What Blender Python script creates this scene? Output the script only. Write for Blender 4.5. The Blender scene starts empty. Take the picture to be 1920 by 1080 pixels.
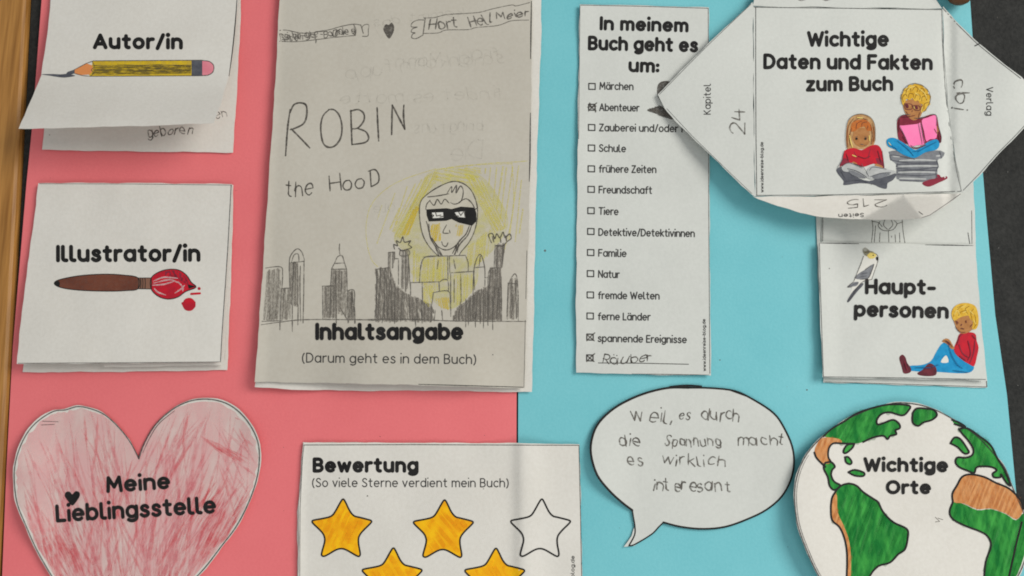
import bpy, math, random
from mathutils import Vector, Matrix
from mathutils.geometry import delaunay_2d_cdt
from math import sin, cos, radians, pi

S = bpy.context.scene
C = S.collection
random.seed(7)

# ------------------------------------------------------------------ camera
F = 1800.0                      # focal length in pixels of the 1920 px wide photograph
DIST = 0.4136                   # metres from the lens to the middle of the lapbook
TILT, ROLL = radians(10.0), radians(0.6)
cam_d = bpy.data.cameras.new('camera')
cam = bpy.data.objects.new('camera', cam_d)
C.objects.link(cam)
S.camera = cam
cam_d.sensor_width = 36.0
cam_d.lens = 36.0 * F / 1920.0
cam_d.clip_start = 0.01
cam_d.clip_end = 20.0
CP = Vector((0, -DIST * sin(TILT), DIST * cos(TILT)))
CR = Matrix.Rotation(TILT, 3, 'X') @ Matrix.Rotation(ROLL, 3, 'Z')
cam.matrix_world = Matrix.Translation(CP) @ CR.to_4x4()

# ------------------------------------------------------------------ light
world = bpy.data.worlds.new('World')
S.world = world
world.use_nodes = True
world.node_tree.nodes['Background'].inputs[0].default_value = (0.93, 0.97, 1.0, 1)
world.node_tree.nodes['Background'].inputs[1].default_value = 0.36


def area(name, loc, target, size, size_y, power, col):
    d = bpy.data.lights.new(name, 'AREA')
    d.shape = 'RECTANGLE'
    d.size, d.size_y, d.energy, d.color = size, size_y, power, col
    o = bpy.data.objects.new(name, d)
    C.objects.link(o)
    o.location = loc
    o.rotation_euler = (Vector(target) - Vector(loc)).to_track_quat('-Z', 'Y').to_euler()
    return o


area('window_light', (1.02, 0.42, 1.05), (0.05, -0.04, 0), 0.8, 0.7, 15.5, (1.0, 0.97, 0.92))
area('front_fill_light', (0.20, -0.72, 0.75), (0.0, -0.10, 0), 0.7, 0.5, 2.6, (1.0, 0.975, 0.94))  # fill lamp added to brighten the near side; no such source is visible

S.render.engine = 'CYCLES'
S.cycles.use_denoising = True
S.cycles.transparent_max_bounces = 48
S.cycles.max_bounces = 6
S.cycles.filter_width = 1.85
S.view_settings.view_transform = 'Standard'
S.view_settings.look = 'None'
S.view_settings.exposure = 0.0
S.view_settings.gamma = 1.0


# ------------------------------------------------------------------ geometry helpers
def P(px, py, z=0.0):
    """the point at height z that the photograph shows at (px, py)"""
    d = CR @ Vector(((px - 960.0) / F, -(py - 540.0) / F, -1.0))
    t = (z - CP.z) / d.z
    return CP + d * t


def zt(x0, y0, s):
    """tracing frame: turns coordinates measured in an enlargement into photograph pixels"""
    return lambda *p: [(x0 + a / s, y0 + b / s) for a, b in p]


def spl(pts, closed=False, n=6):
    """Catmull-Rom curve through the points"""
    m = len(pts)
    if m < 3:
        return list(pts)
    out = []
    for i in range(m if closed else m - 1):
        g = lambda k: pts[k % m] if closed else pts[max(0, min(m - 1, k))]
        p0, p1, p2, p3 = g(i - 1), g(i), g(i + 1), g(i + 2)
        for j in range(n):
            t = j / n
            out.append(tuple(0.5 * (2 * p1[a] + (p2[a] - p0[a]) * t + (2 * p0[a] - 5 * p1[a] + 4 * p2[a] - p3[a]) * t * t
                                    + (3 * p1[a] - p0[a] - 3 * p2[a] + p3[a]) * t ** 3) for a in (0, 1)))
    if not closed:
        out.append(tuple(pts[-1]))
    return out


def inside(p, poly):
    x, y = p
    r = False
    j = len(poly) - 1
    for i in range(len(poly)):
        xi, yi = poly[i]
        xj, yj = poly[j]
        if (yi > y) != (yj > y) and x < (xj - xi) * (y - yi) / (yj - yi) + xi:
            r = not r
        j = i
    return r


def resample(pts, step, closed=False):
    q = list(pts) + ([pts[0]] if closed else [])
    out = [q[0]]
    for a, b in zip(q, q[1:]):
        d = math.hypot(b[0] - a[0], b[1] - a[1])
        k = max(1, int(math.ceil(d / step)))
        for i in range(1, k + 1):
            out.append((a[0] + (b[0] - a[0]) * i / k, a[1] + (b[1] - a[1]) * i / k))
    if closed:
        out.pop()
    return out


def tri(poly, step, creases=()):
    """fill an outline with triangles fine enough to follow a curved sheet"""
    b = resample(poly, step, True)
    V = [Vector(p) for p in b]
    n = len(V)
    E = [(i, (i + 1) % n) for i in range(n)]
    for cr in creases:
        c = resample(cr, step)
        k = len(V)
        V += [Vector(p) for p in c]
        E += [(k + i, k + i + 1) for i in range(len(c) - 1)]
    x0, x1 = min(p[0] for p in b), max(p[0] for p in b)
    y0, y1 = min(p[1] for p in b), max(p[1] for p in b)
    bb = resample(poly, step * 0.5, True)
    if creases:
        bb += [p for cr in creases for p in resample(cr, step * 0.5)]
    cell = {}
    for p in bb:
        cell.setdefault((int(p[0] // step), int(p[1] // step)), []).append(p)
    lim = (step * 0.45) ** 2

    def clear(x, y):
        cx, cy = int(x // step), int(y // step)
        for i in (-1, 0, 1):
            for j_ in (-1, 0, 1):
                for p in cell.get((cx + i, cy + j_), ()):
                    if (p[0] - x) ** 2 + (p[1] - y) ** 2 < lim:
                        return False
        return True
    j = 0
    y = y0 + step * 0.5
    while y < y1:
        x = x0 + step * (0.5 if j % 2 else 0.97)
        while x < x1:
            if clear(x, y) and inside((x, y), b):
                V.append(Vector((x, y)))
            x += step
        y += step * 0.9
        j += 1
    vs, es, fs, *_ = delaunay_2d_cdt(V, E, [], 0, 1e-5)
    vs = [(v[0], v[1]) for v in vs]
    out = []
    for f in fs:
        c = (sum(vs[i][0] for i in f) / 3, sum(vs[i][1] for i in f) / 3)
        if inside(c, b):
            a = [vs[i] for i in f]
            ar = (a[1][0] - a[0][0]) * (a[2][1] - a[0][1]) - (a[2][0] - a[0][0]) * (a[1][1] - a[0][1])
            if abs(ar) > 0.02:
                out.append(tuple(f) if ar < 0 else tuple(reversed(f)))
    used = sorted({i for f in out for i in f})
    mp = {o: k for k, o in enumerate(used)}
    return [vs[i] for i in used], [tuple(mp[i] for i in f) for f in out]


class Thing:
    """one top-level thing: an Empty at its base that parents its parts"""
    def __init__(self, name, label, cat, at, group=None):
        self.loc = P(at[0], at[1], 0)
        o = bpy.data.objects.new(name, None)
        C.objects.link(o)
        o.location = self.loc
        o.empty_display_size = 0.02
        o['label'] = label
        o['category'] = cat
        if group:
            o['group'] = group
        self.o = o


def link(name, verts, faces, mat, th=None, parent=None, smooth=True, label=None):
    me = bpy.data.meshes.new(name)
    off = th.loc if th else Vector((0, 0, 0))
    me.from_pydata([tuple(v - off) for v in verts], [], faces)
    me.materials.append(mat)
    if smooth:
        me.polygons.foreach_set('use_smooth', [True] * len(me.polygons))
    me.update()
    o = bpy.data.objects.new(name, me)
    C.objects.link(o)
    if parent is not None:
        o.parent = parent
    elif th:
        o.parent = th.o
    if label:
        o['label'] = label
    return o


def sheet(name, poly, H, mat, th=None, parent=None, t=0.00014, step=12, creases=(), label=None):
    """a sheet of paper or card with real thickness; H(px,py) is the height of its upper face"""
    if mat not in (M['pink'], M['blue']):                       # hand cut: the edge wanders and is nicked here and there
        rc = random.Random(hash_(name) + int(poly[0][0] * 7 + poly[0][1]))
        dense = resample(poly, 14, True)
        a1, a2, a3 = (rc.uniform(0, 6.28) for _ in range(3))
        poly = []
        for k, (x, y) in enumerate(dense):
            q = 0.45 * sin(x * .045 + y * .05 + a1) + 0.35 * sin(x * .11 - y * .13 + a2) + rc.uniform(-.22, .22)
            q2 = 0.45 * sin(x * .05 - y * .045 + a3) + 0.35 * sin(x * .12 + y * .1 + a1) + rc.uniform(-.22, .22)
            poly.append((x + q, y + q2))
    v2, fs = tri(poly, step, creases)
    top = [P(x, y, H(x, y)) for x, y in v2]
    bot = [p - Vector((0, 0, t)) for p in top]
    n = len(top)
    cnt = {}
    for f in fs:
        for a, b in zip(f, f[1:] + f[:1]):
            cnt[(a, b)] = 1
    sv, sf = [], []
    for (a, b) in cnt:
        if (b, a) not in cnt:
            k = 2 * n + len(sv)
            sv += [top[a], top[b], bot[b], bot[a]]
            sf.append((k + 3, k + 2, k + 1, k))
    fb = [tuple(n + i for i in reversed(f)) for f in fs]
    return link(name, top + bot + sv, fs + fb + sf, mat, th, parent, True, label)


class Print:
    """flat marks lying on a sheet: filled shapes and pen strokes gathered into one mesh"""
    def __init__(self, H, layer=1):
        self.H, self.v, self.f = H, [], []
        self.base = 0.00003 + layer * 0.00003
        self.k = 0

    def _z(self):
        self.k += 1
        return self.base + (self.k % 60) * 4e-7

    def fill(self, poly, step=8):
        e = self._z()
        v2, fs = tri(poly, step)
        k = len(self.v)
        self.v += [P(x, y, self.H(x, y) + e) for x, y in v2]
        self.f += [tuple(k + i for i in f) for f in fs]
        return self

    def ribbon(self, pts, w, taper=0.0, press=0.0):
        q = [pts[0]]
        for p in pts[1:]:
            if math.hypot(p[0] - q[-1][0], p[1] - q[-1][1]) > 0.15:
                q.append(p)
        if len(q) < 2:
            q = [(pts[0][0] - 0.2, pts[0][1]), (pts[0][0] + 0.2, pts[0][1])]
        q = resample(q, 6)
        # split at sharp corners so that joins are round
        runs, cur = [], [q[0]]
        for i in range(1, len(q)):
            cur.append(q[i])
            if i < len(q) - 1:
                a = (q[i][0] - q[i - 1][0], q[i][1] - q[i - 1][1])
                b = (q[i + 1][0] - q[i][0], q[i + 1][1] - q[i][1])
                d = (a[0] * b[0] + a[1] * b[1]) / (math.hypot(*a) * math.hypot(*b) + 1e-9)
                if d < 0.62:
                    runs.append(cur)
                    cur = [q[i]]
        runs.append(cur)
        tot = sum(len(r) for r in runs)
        done = 0
        for r in runs:
            e = self._z()
            n = len(r)
            L, R = [], []
            for i in range(n):
                a = r[max(0, i - 1)]
                b = r[min(n - 1, i + 1)]
                dx, dy = b[0] - a[0], b[1] - a[1]
                l = math.hypot(dx, dy) + 1e-9
                dx, dy = dx / l, dy / l
                ww = w * 0.5
                if taper:
                    t = (done + i) / max(1, tot - 1)
                    ww *= 1 - taper * abs(2 * t - 1) ** 2
                if press:
                    ww *= 1 + press * (sin(r[i][0] * .31 + r[i][1] * .23) * .6 + sin(r[i][0] * .9 - r[i][1] * .7) * .5)
                L.append((r[i][0] - dy * ww, r[i][1] + dx * ww))
                R.append((r[i][0] + dy * ww, r[i][1] - dx * ww))
            done += n
            ns = 5 if w > 2.5 else 3

            def cap(p, q1, sgn):
                a = r[1] if sgn < 0 else r[-2]
                ang = math.atan2(p[1] - a[1], p[0] - a[0])
                rr = math.hypot(q1[0] - p[0], q1[1] - p[1])
                return [(p[0] + rr * cos(ang + pi / 2 - pi * j / (ns + 1)), p[1] + rr * sin(ang + pi / 2 - pi * j / (ns + 1))) for j in range(1, ns + 1)]
            c0 = cap(r[0], L[0], -1)
            c1 = cap(r[-1], L[-1], 1)
            k = len(self.v)
            pts2 = []
            for i in range(n):
                pts2 += [L[i], R[i]]
            pts2 += c0 + c1
            self.v += [P(x, y, self.H(x, y) + e) for x, y in pts2]
            for i in range(n - 1):
                self.f.append((k + 2 * i, k + 2 * i + 2, k + 2 * i + 3, k + 2 * i + 1))
            m = k + 2 * n
            # start cap runs from the R side round to the L side (direction is reversed there)
            self.f.append(tuple([k + 1] + [m + j for j in range(ns)] + [k]) if True else ())
            self.f.append(tuple([k + 2 * n - 2] + [m + ns + j for j in range(ns)] + [k + 2 * n - 1]))
        return self

    def dot(self, x, y, r):
        if r > 4:
            return self.fill([(x + r * cos(a * .3491) * (1 + .05 * sin(a * 2.3)), y + r * sin(a * .3491)) for a in range(18)], 6)
        n = 10 if r > 2 else 7
        e = self._z()
        k = len(self.v)
        self.v += [P(x + r * cos(2 * pi * i / n), y - r * sin(2 * pi * i / n), self.H(x, y) + e) for i in range(n)]
        self.f.append(tuple(k + i for i in range(n)))
        return self

    def text(self, s, p0, p1, cap, w, jit=0.0, mirror=False, slant=0.0, seed=None):
        """write s with its outer edges running from p0 to p1 along the baseline"""
        rnd = random.Random(seed if seed is not None else hash_(s))
        gap = (0.12 if w / cap < 0.15 else 0.07) + (w / cap) * 1.0
        x = 0.0
        places = []
        for ch in s:
            if ch == ' ':
                x += 0.30 + gap * 0.3
                continue
            gw, st = GLYPH[ch]
            places.append((x, ch))
            x += gw + gap
        W = x - gap
        dx, dy = p1[0] - p0[0], p1[1] - p0[1]
        L = math.hypot(dx, dy)
        dx, dy = dx / L, dy / L
        ux, uy = dy, -dx
        sx = (L - w) / max(W, 0.01)
        sy = cap - w
        for gx, ch in places:
            gw, st = GLYPH[ch]
            jx, jy = rnd.uniform(-jit, jit) * cap, rnd.uniform(-jit, jit) * cap
            js = 1 + rnd.uniform(-jit, jit) * 1.5
            ja = rnd.uniform(-jit, jit) * 1.8 + slant
            wp = rnd.uniform(0, 6.28)
            for stroke in st:
                pts = []
                for (a, b) in stroke:
                    a2 = (gx + a * 1.0) * sx
                    b2 = b * sy * js
                    if jit:
                        a2 += jit * cap * 0.9 * sin(b * 3.1 + wp) * (1 if b > .2 else .4)
                        b2 += jit * cap * 0.7 * sin(a * 5.0 + wp * 2)
                    a2 += ja * b2 + jx
                    b2 += jy
                    if jit:
                        a2 += rnd.uniform(-1, 1) * jit * cap * 0.16
                        b2 += rnd.uniform(-1, 1) * jit * cap * 0.16
                    if mirror:
                        a2 = (L - w) - a2
                    a2 += w / 2
                    b2 += w / 2
                    pts.append((p0[0] + dx * a2 + ux * b2, p0[1] + dy * a2 + uy * b2))
                if len(pts) == 1:
                    self.dot(pts[0][0], pts[0][1], w * 0.58)
                else:
                    self.ribbon(pts, w, 0.3 if jit else 0.0, 0.3 if jit else 0.0)
        return self

    def hatch(self, poly, ang, spacing, w, jit=0.5, bow=0.0, rnd=random):
        """pencil hatching clipped to a shape"""
        a = radians(ang)
        dx, dy = cos(a), sin(a)
        nx, ny = -dy, dx
        us = [p[0] * dx + p[1] * dy for p in poly]
        vs = [p[0] * nx + p[1] * ny for p in poly]
        v = min(vs) + spacing / 2
        while v < max(vs):
            hits = []
            tl = rnd.uniform(-0.06, 0.06) * jit
            for i in range(len(poly)):
                u1, v1, u2, v2 = us[i - 1], vs[i - 1] + us[i - 1] * tl, us[i], vs[i] + us[i] * tl
                vv = v + tl * (min(us) + max(us)) / 2
                if (v1 > vv) != (v2 > vv):
                    hits.append(u1 + (u2 - u1) * (vv - v1) / (v2 - v1))
            hits.sort()
            for h0, h1 in zip(hits[::2], hits[1::2]):
                if h1 - h0 < 2:
                    continue
                h0 += rnd.uniform(-1, 2) * jit * 1.5
                h1 += rnd.uniform(-2, 1) * jit * 1.5
                pts = []
                m = max(2, int((h1 - h0) / 8))
                vv = v + tl * (min(us) + max(us)) / 2
                for k in range(m + 1):
                    u = h0 + (h1 - h0) * k / m
                    q = vv - u * tl + bow * sin(pi * k / m) + rnd.uniform(-0.3, 0.3) * jit
                    pts.append((u * dx + q * nx, u * dy + q * ny))
                self.ribbon(pts, w * rnd.uniform(0.6, 1.3))
            v += spacing * rnd.uniform(0.5, 1.5)
        return self

    def done(self, name, mat, th, parent=None, label=None):
        return link(name, self.v, self.f, mat, th, parent, False, label)


def hash_(s):
    h = 7
    for c in s:
        h = (h * 31 + ord(c)) % 100003
    return h


# ------------------------------------------------------------------ lettering (strokes on a unit grid, cap height 1)
def A(cx, cy, rx, ry, a0, a1, n=None):
    n = n or max(3, int(abs(a1 - a0) / 22))
    return [(cx + rx * cos(radians(a0 + (a1 - a0) * i / n)), cy + ry * sin(radians(a0 + (a1 - a0) * i / n))) for i in range(n + 1)]


X = 0.70
bowl = A(.28, .35, .28, .35, 0, 360)
GLYPH = {
    'a': (.56, [bowl, [(.56, X), (.56, 0)]]), 'b': (.56, [bowl, [(0, 1), (0, 0)]]),
    'c': (.46, [A(.28, .35, .28, .35, 48, 312)]), 'd': (.56, [bowl, [(.56, 1), (.56, 0)]]),
    'e': (.56, [[(.02, .36), (.56, .36)] + A(.28, .35, .28, .35, 8, 312)]),
    'f': (.34, [A(.34, .78, .20, .22, 80, 180) + [(.14, 0)], [(0, .64), (.34, .64)]]),
    'g': (.56, [bowl, [(.56, X), (.56, -.06)] + A(.28, -.06, .28, .22, 0, -140)]),
    'h': (.52, [[(0, 1), (0, 0)], A(.26, .42, .26, .28, 180, 0) + [(.52, 0)]]),
    'i': (.0, [[(0, .65), (0, 0)], [(0, 1.05)]]), 'j': (.2, [[(.2, X), (.2, -.1)] + A(.02, -.1, .18, .2, 0, -110), [(.2, .97)]]),
    'k': (.46, [[(0, 1), (0, 0)], [(.42, X), (.03, .30)], [(.14, .38), (.46, 0)]]),
    'l': (.20, [[(0, 1), (0, .16)] + A(.16, .16, .16, .16, 180, 270) + [(.22, 0)]]),
    'm': (.84, [[(0, X), (0, 0)], A(.21, .46, .21, .24, 180, 0) + [(.42, 0)], A(.63, .46, .21, .24, 180, 0) + [(.84, 0)]]),
    'n': (.52, [[(0, X), (0, 0)], A(.26, .42, .26, .28, 180, 0) + [(.52, 0)]]),
    'o': (.56, [bowl]), 'p': (.56, [bowl, [(0, X), (0, -.3)]]), 'q': (.56, [bowl, [(.56, X), (.56, -.3)]]),
    'r': (.30, [[(0, X), (0, 0)], A(.26, .40, .26, .30, 180, 75)]),
    's': (.42, [spl([(.40, .58), (.30, .69), (.15, .69), (.05, .58), (.10, .43), (.24, .36), (.38, .27), (.42, .13), (.30, .01), (.14, 0), (.01, .10)], n=3)]),
    't': (.38, [[(.16, .95), (.16, .16)] + A(.32, .16, .16, .16, 180, 280), [(0, .68), (.36, .68)]]),
    'u': (.52, [[(0, X), (0, .28)] + A(.26, .28, .26, .28, 180, 360) + [(.52, X)], [(.52, X), (.52, 0)]]),
    'v': (.50, [[(0, X), (.25, 0), (.50, X)]]), 'w': (.76, [[(0, X), (.19, 0), (.38, .62), (.57, 0), (.76, X)]]),
    'x': (.46, [[(0, X), (.46, 0)], [(.46, X), (0, 0)]]), 'y': (.5, [[(0, X), (.25, .05)], [(.5, X), (.12, -.3)]]),
    'z': (.44, [[(.02, X), (.43, X), (0, 0), (.44, 0)]]),
    'A': (.70, [[(0, 0), (.35, 1), (.70, 0)], [(.12, .30), (.58, .30)]]),
    'B': (.54, [[(0, 0), (0, 1), (.28, 1)] + A(.28, .76, .22, .24, 90, -90) + [(.02, .52)], [(.28, .52)] + A(.28, .26, .26, .26, 90, -90) + [(0, 0)]]),
    'C': (.66, [A(.38, .5, .38, .5, 50, 310)]),
    'D': (.64, [[(0, 0), (0, 1), (.22, 1)] + A(.22, .5, .42, .5, 90, -90) + [(0, 0)]]),
    'E': (.48, [[(.48, 1), (0, 1), (0, 0), (.48, 0)], [(0, .52), (.42, .52)]]),
    'F': (.48, [[(.48, 1), (0, 1), (0, 0)], [(0, .5), (.42, .5)]]),
    'G': (.68, [A(.38, .5, .38, .5, 50, 350) + [(.42, .42)]]),
    'H': (.60, [[(0, 1), (0, 0)], [(.60, 1), (.60, 0)], [(0, .5), (.60, .5)]]),
    'I': (.0, [[(0, 1), (0, 0)]]),
    'J': (.4, [[(.4, 1), (.4, .25)] + A(.2, .25, .2, .25, 0, -170)]),
    'K': (.54, [[(0, 1), (0, 0)], [(.50, 1), (.04, .48)], [(.14, .56), (.54, 0)]]),
    'L': (.42, [[(0, 1), (0, 0), (.42, 0)]]), 'M': (.78, [[(.02, 0), (.08, 1), (.39, .30), (.70, 1), (.78, 0)]]),
    'N': (.62, [[(0, 0), (0, 1), (.62, 0), (.62, 1)]]), 'O': (.80, [A(.40, .5, .40, .5, 0, 360)]),
    'R': (.56, [[(0, 0), (0, 1), (.28, 1)] + A(.28, .74, .24, .26, 90, -90) + [(.02, .48)], [(.24, .48), (.56, 0)]]),
    'S': (.50, [spl([(.48, .86), (.36, .98), (.20, .99), (.06, .88), (.06, .68), (.22, .54), (.38, .44), (.50, .28), (.44, .08), (.26, 0), (.12, .02), (0, .14)], n=3)]),
    'T': (.60, [[(0, 1), (.60, 1)], [(.30, 1), (.30, 0)]]), 'U': (.6, [[(0, 1), (0, .3)] + A(.3, .3, .3, .3, 180, 360) + [(.6, 1)]]),
    'V': (.62, [[(0, 1), (.31, 0), (.62, 1)]]), 'W': (.96, [[(0, 1), (.24, 0), (.48, .86), (.72, 0), (.96, 1)]]),
    'Z': (.54, [[(.02, 1), (.53, 1), (0, 0), (.54, 0)]]),
    '/': (.36, [[(0, -.06), (.36, 1.04)]]), '-': (.34, [[(0, .38), (.34, .38)]]), ':': (.0, [[(0, .08)], [(0, .55)]]),
    '.': (.0, [[(0, .02)]]), ',': (.08, [[(.08, .08), (0, -.2)]]),
    '(': (.18, [A(.36, .42, .36, .66, 122, 238)]), ')': (.18, [A(-.18, .42, .36, .66, 58, -58)]),
    '2': (.50, [A(.25, .72, .25, .28, 165, -30) + [(0, 0), (.50, 0)]]),
    '4': (.52, [[(.12, 1), (0, .40), (.52, .40)], [(.38, .75), (.36, 0)]]),
    '5': (.48, [[(.46, 1), (.06, 1), (.03, .58)] + A(.20, .31, .28, .31, 110, -130)]),
    '1': (.2, [[(0, .8), (.2, 1), (.2, 0)]]),
}
GLYPH['ä'] = (.56, GLYPH['a'][1] + [[(.14, .97)], [(.42, .97)]])
GLYPH['ü'] = (.52, GLYPH['u'][1] + [[(.12, .97)], [(.40, .97)]])
GLYPH['ö'] = (.56, GLYPH['o'][1] + [[(.14, .97)], [(.42, .97)]])


# ------------------------------------------------------------------ materials
def srgb(r, g, b):
    f = lambda c: (c / 255) / 12.92 if c <= 10 else ((c / 255 + 0.055) / 1.055) ** 2.4
    return (f(r), f(g), f(b), 1)


def nodes(name):
    m = bpy.data.materials.new(name)
    m.use_nodes = True
    nt = m.node_tree
    b = nt.nodes['Principled BSDF']
    return m, nt, b


def noise(nt, scale, detail=3, stretch=None, rot=0.0, rough=0.55):
    tc = nt.nodes.new('ShaderNodeTexCoord')
    src = tc.outputs['Object']
    if stretch:
        mp = nt.nodes.new('ShaderNodeMapping')
        mp.inputs['Scale'].default_value = stretch
        mp.inputs['Rotation'].default_value = (0, 0, rot)
        nt.links.new(src, mp.inputs['Vector'])
        src = mp.outputs[0]
    n = nt.nodes.new('ShaderNodeTexNoise')
    n.inputs['Scale'].default_value = scale
    n.inputs['Detail'].default_value = detail
    n.inputs['Roughness'].default_value = rough
    nt.links.new(src, n.inputs['Vector'])
    return n.outputs['Fac']


def ramp(nt, src, a, b, lo, hi):
    n = nt.nodes.new('ShaderNodeMapRange')
    n.inputs['From Min'].default_value = a
    n.inputs['From Max'].default_value = b
    n.inputs['To Min'].default_value = lo
    n.inputs['To Max'].default_value = hi
    nt.links.new(src, n.inputs['Value'])
    return n.outputs[0]


def mixc(nt, fac, c1, c2):
    n = nt.nodes.new('ShaderNodeMix')
    n.data_type = 'RGBA'
    if isinstance(fac, (int, float)):
        n.inputs[0].default_value = fac
    else:
        nt.links.new(fac, n.inputs[0])
    for s, c in ((6, c1), (7, c2)):
        if isinstance(c, tuple):
            n.inputs[s].default_value = c
        else:
            nt.links.new(c, n.inputs[s])
    return n.outputs[2]


def surface(name, c1, c2, scale=60, fine=900, rough=0.75, bump=0.05, spec=0.3, stretch=None, rot=0.0, bdist=0.0002, fc=0.5):
    """two-tone procedural surface with a fine grain"""
    m, nt, b = nodes(name)
    n1 = ramp(nt, noise(nt, scale, 4, stretch, rot), 0.3, 0.7, 0, 1)
    n2 = ramp(nt, noise(nt, fine, 3, stretch, rot), 0.3, 0.7, 0, 1)
    mx = nt.nodes.new('ShaderNodeMix')
    mx.inputs[0].default_value = fc
    nt.links.new(n1, mx.inputs[2])
    nt.links.new(n2, mx.inputs[3])
    nt.links.new(mixc(nt, mx.outputs[0], c1, c2), b.inputs['Base Color'])
    b.inputs['Roughness'].default_value = rough
    b.inputs['Specular IOR Level'].default_value = spec
    if bump:
        bp = nt.nodes.new('ShaderNodeBump')
        bp.inputs['Strength'].default_value = bump
        bp.inputs['Distance'].default_value = bdist
        nt.links.new(n2, bp.inputs['Height'])
        nt.links.new(bp.outputs[0], b.inputs['Normal'])
    return m


def mark(name, col, col2=None, cover=1.0, patch=0.3, grain=1800, lo=0.35, hi=0.65, coarse=120, stretch=None, rot=0.0, rough=0.7):
    """ink, graphite, crayon or felt pen: colour with a grainy cover over the paper below"""
    m, nt, b = nodes(name)
    n1 = ramp(nt, noise(nt, coarse, 3, stretch, rot), 0.35, 0.65, 0, 1)
    c = mixc(nt, n1, col, col2 or col)
    nt.links.new(c, b.inputs['Base Color'])
    b.inputs['Roughness'].default_value = rough
    b.inputs['Specular IOR Level'].default_value = 0.2
    if cover < 1 or patch > 0:
        n2 = ramp(nt, noise(nt, grain, 2, stretch, rot), lo, hi, 0, 1)
        al = ramp(nt, n2, 0, 1, cover * (1 - patch), cover)
        nt.links.new(al, b.inputs['Alpha'])
    return m


M = {}
M['paper'] = surface('white paper', srgb(213, 209, 200), srgb(224, 221, 213), 30, 700, 0.8, 0.16, 0.2)
M['cover_paper'] = surface('greyish drawing paper', srgb(188, 182, 169), srgb(198, 193, 181), 26, 600, 0.85, 0.12, 0.15)
M['cool_paper'] = surface('thin white paper', srgb(202, 204, 198), srgb(212, 214, 208), 30, 700, 0.8, 0.16, 0.2)
M['pink'] = surface('pink card', srgb(229, 113, 117), srgb(239, 124, 127), 22, 900, 0.6, 0.15, 0.35, fc=0.35)
M['blue'] = surface('light blue card', srgb(108, 189, 198), srgb(124, 200, 208), 22, 900, 0.6, 0.15, 0.35, fc=0.35)
M['table'] = surface('dark grey table surface', srgb(32, 33, 32), srgb(56, 56, 54), 110, 620, 0.7, 0.4, 0.15, bdist=0.0005, fc=0.55)
M['wood'] = surface('varnished beech edge', srgb(138, 92, 38), srgb(196, 142, 74), 60, 240, 0.38, 0.12, 0.4, stretch=(3.0, 0.12, 1), rot=0.05)
M['brown'] = surface('dark brown skin-like leather', srgb(92, 60, 36), srgb(110, 74, 46), 80, 700, 0.55, 0.2, 0.3)
K = srgb(26, 25, 25)
M['black'] = mark('black print', K, srgb(38, 37, 36), 1.0, 0.0)
M['grey_print'] = mark('thin black print', srgb(62, 61, 60), None, 0.92, 0.2, 1500)
M['line'] = mark('thin printed outline', srgb(60, 60, 60), None, 0.85, 0.3, 900)
M['faint_line'] = mark('faint crease line', srgb(95, 95, 92), None, 0.5, 0.3, 600)
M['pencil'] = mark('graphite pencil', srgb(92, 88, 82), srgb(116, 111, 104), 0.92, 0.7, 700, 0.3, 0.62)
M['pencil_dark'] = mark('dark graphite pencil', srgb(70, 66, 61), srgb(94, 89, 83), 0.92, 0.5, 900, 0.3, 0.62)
M['pencil_soft'] = mark('soft graphite shading', srgb(124, 118, 109), srgb(150, 143, 133), 0.62, 0.75, 800, stretch=(3, 1, 1))
M['pencil_ghost'] = mark('faint pencil writing', srgb(120, 116, 108), None, 0.09, 0.7, 500)
M['yellow_crayon'] = mark('yellow pencil shading', srgb(230, 220, 96), srgb(220, 206, 90), 0.5, 0.8, 1100, stretch=(1, 2, 1))
M['yellow_soft'] = mark('pale yellow pencil shading', srgb(224, 218, 122), srgb(214, 208, 126), 0.42, 0.8, 260)
M['yellow_strong'] = mark('strong yellow pencil', srgb(222, 194, 58), None, 0.7, 0.6, 1200)
M['star_yellow'] = mark('yellow felt pen', srgb(250, 192, 16), srgb(240, 168, 14), 1.0, 0.0, coarse=210)
M['star_orange'] = mark('orange felt pen overlap', srgb(236, 154, 22), None, 0.3, 1.0, 260)
M['green'] = mark('green felt pen', srgb(8, 112, 42), srgb(62, 160, 66), 1.0, 0.0, coarse=150, stretch=(2.2, .7, 1), rot=0.5)
M['green_dark'] = mark('green felt pen overlap', srgb(10, 116, 44), None, 0.36, 0.9, 200)
M['green_light'] = mark('thin green felt pen', srgb(90, 172, 96), None, 0.26, 1.0, 200)
M['orange'] = mark('orange brown felt pen', srgb(205, 133, 72), srgb(218, 158, 102), 0.97, 0.15, 700, coarse=260, stretch=(2.5, .8, 1), rot=0.5)
M['orange_dark'] = mark('orange brown overlap', srgb(190, 112, 56), None, 0.34, 0.9, 240)
M['red_wash'] = mark('pale red pencil wash', srgb(236, 150, 156), srgb(242, 178, 180), 0.52, 0.6, 120, 0.35, 0.65, stretch=(1, .35, 1), rot=-0.4)
M['red_pencil'] = mark('red pencil stroke', srgb(234, 132, 140), srgb(238, 156, 160), 0.26, 0.75, 360, 0.3, 0.7)
M['red_heavy'] = mark('heavy red pencil stroke', srgb(232, 92, 100), srgb(236, 118, 122), 0.32, 0.7, 360, 0.3, 0.7)
M['red'] = mark('red felt pen', srgb(200, 28, 46), srgb(176, 30, 48), 1.0, 0.0, coarse=300)
M['dark_red'] = mark('dark red felt pen', srgb(140, 44, 62), srgb(118, 34, 50), 1.0, 0.0, coarse=300)
M['pale_pink'] = mark('pale pink streaks', srgb(222, 190, 190), None, 0.8, 0.5, 900)
M['brown_pen'] = mark('brown pencil', srgb(122, 70, 52), srgb(104, 58, 44), 0.98, 0.15, 900)
M['ferrule'] = mark('light brown pencil', srgb(134, 96, 78), None, 1.0, 0.0)
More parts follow.
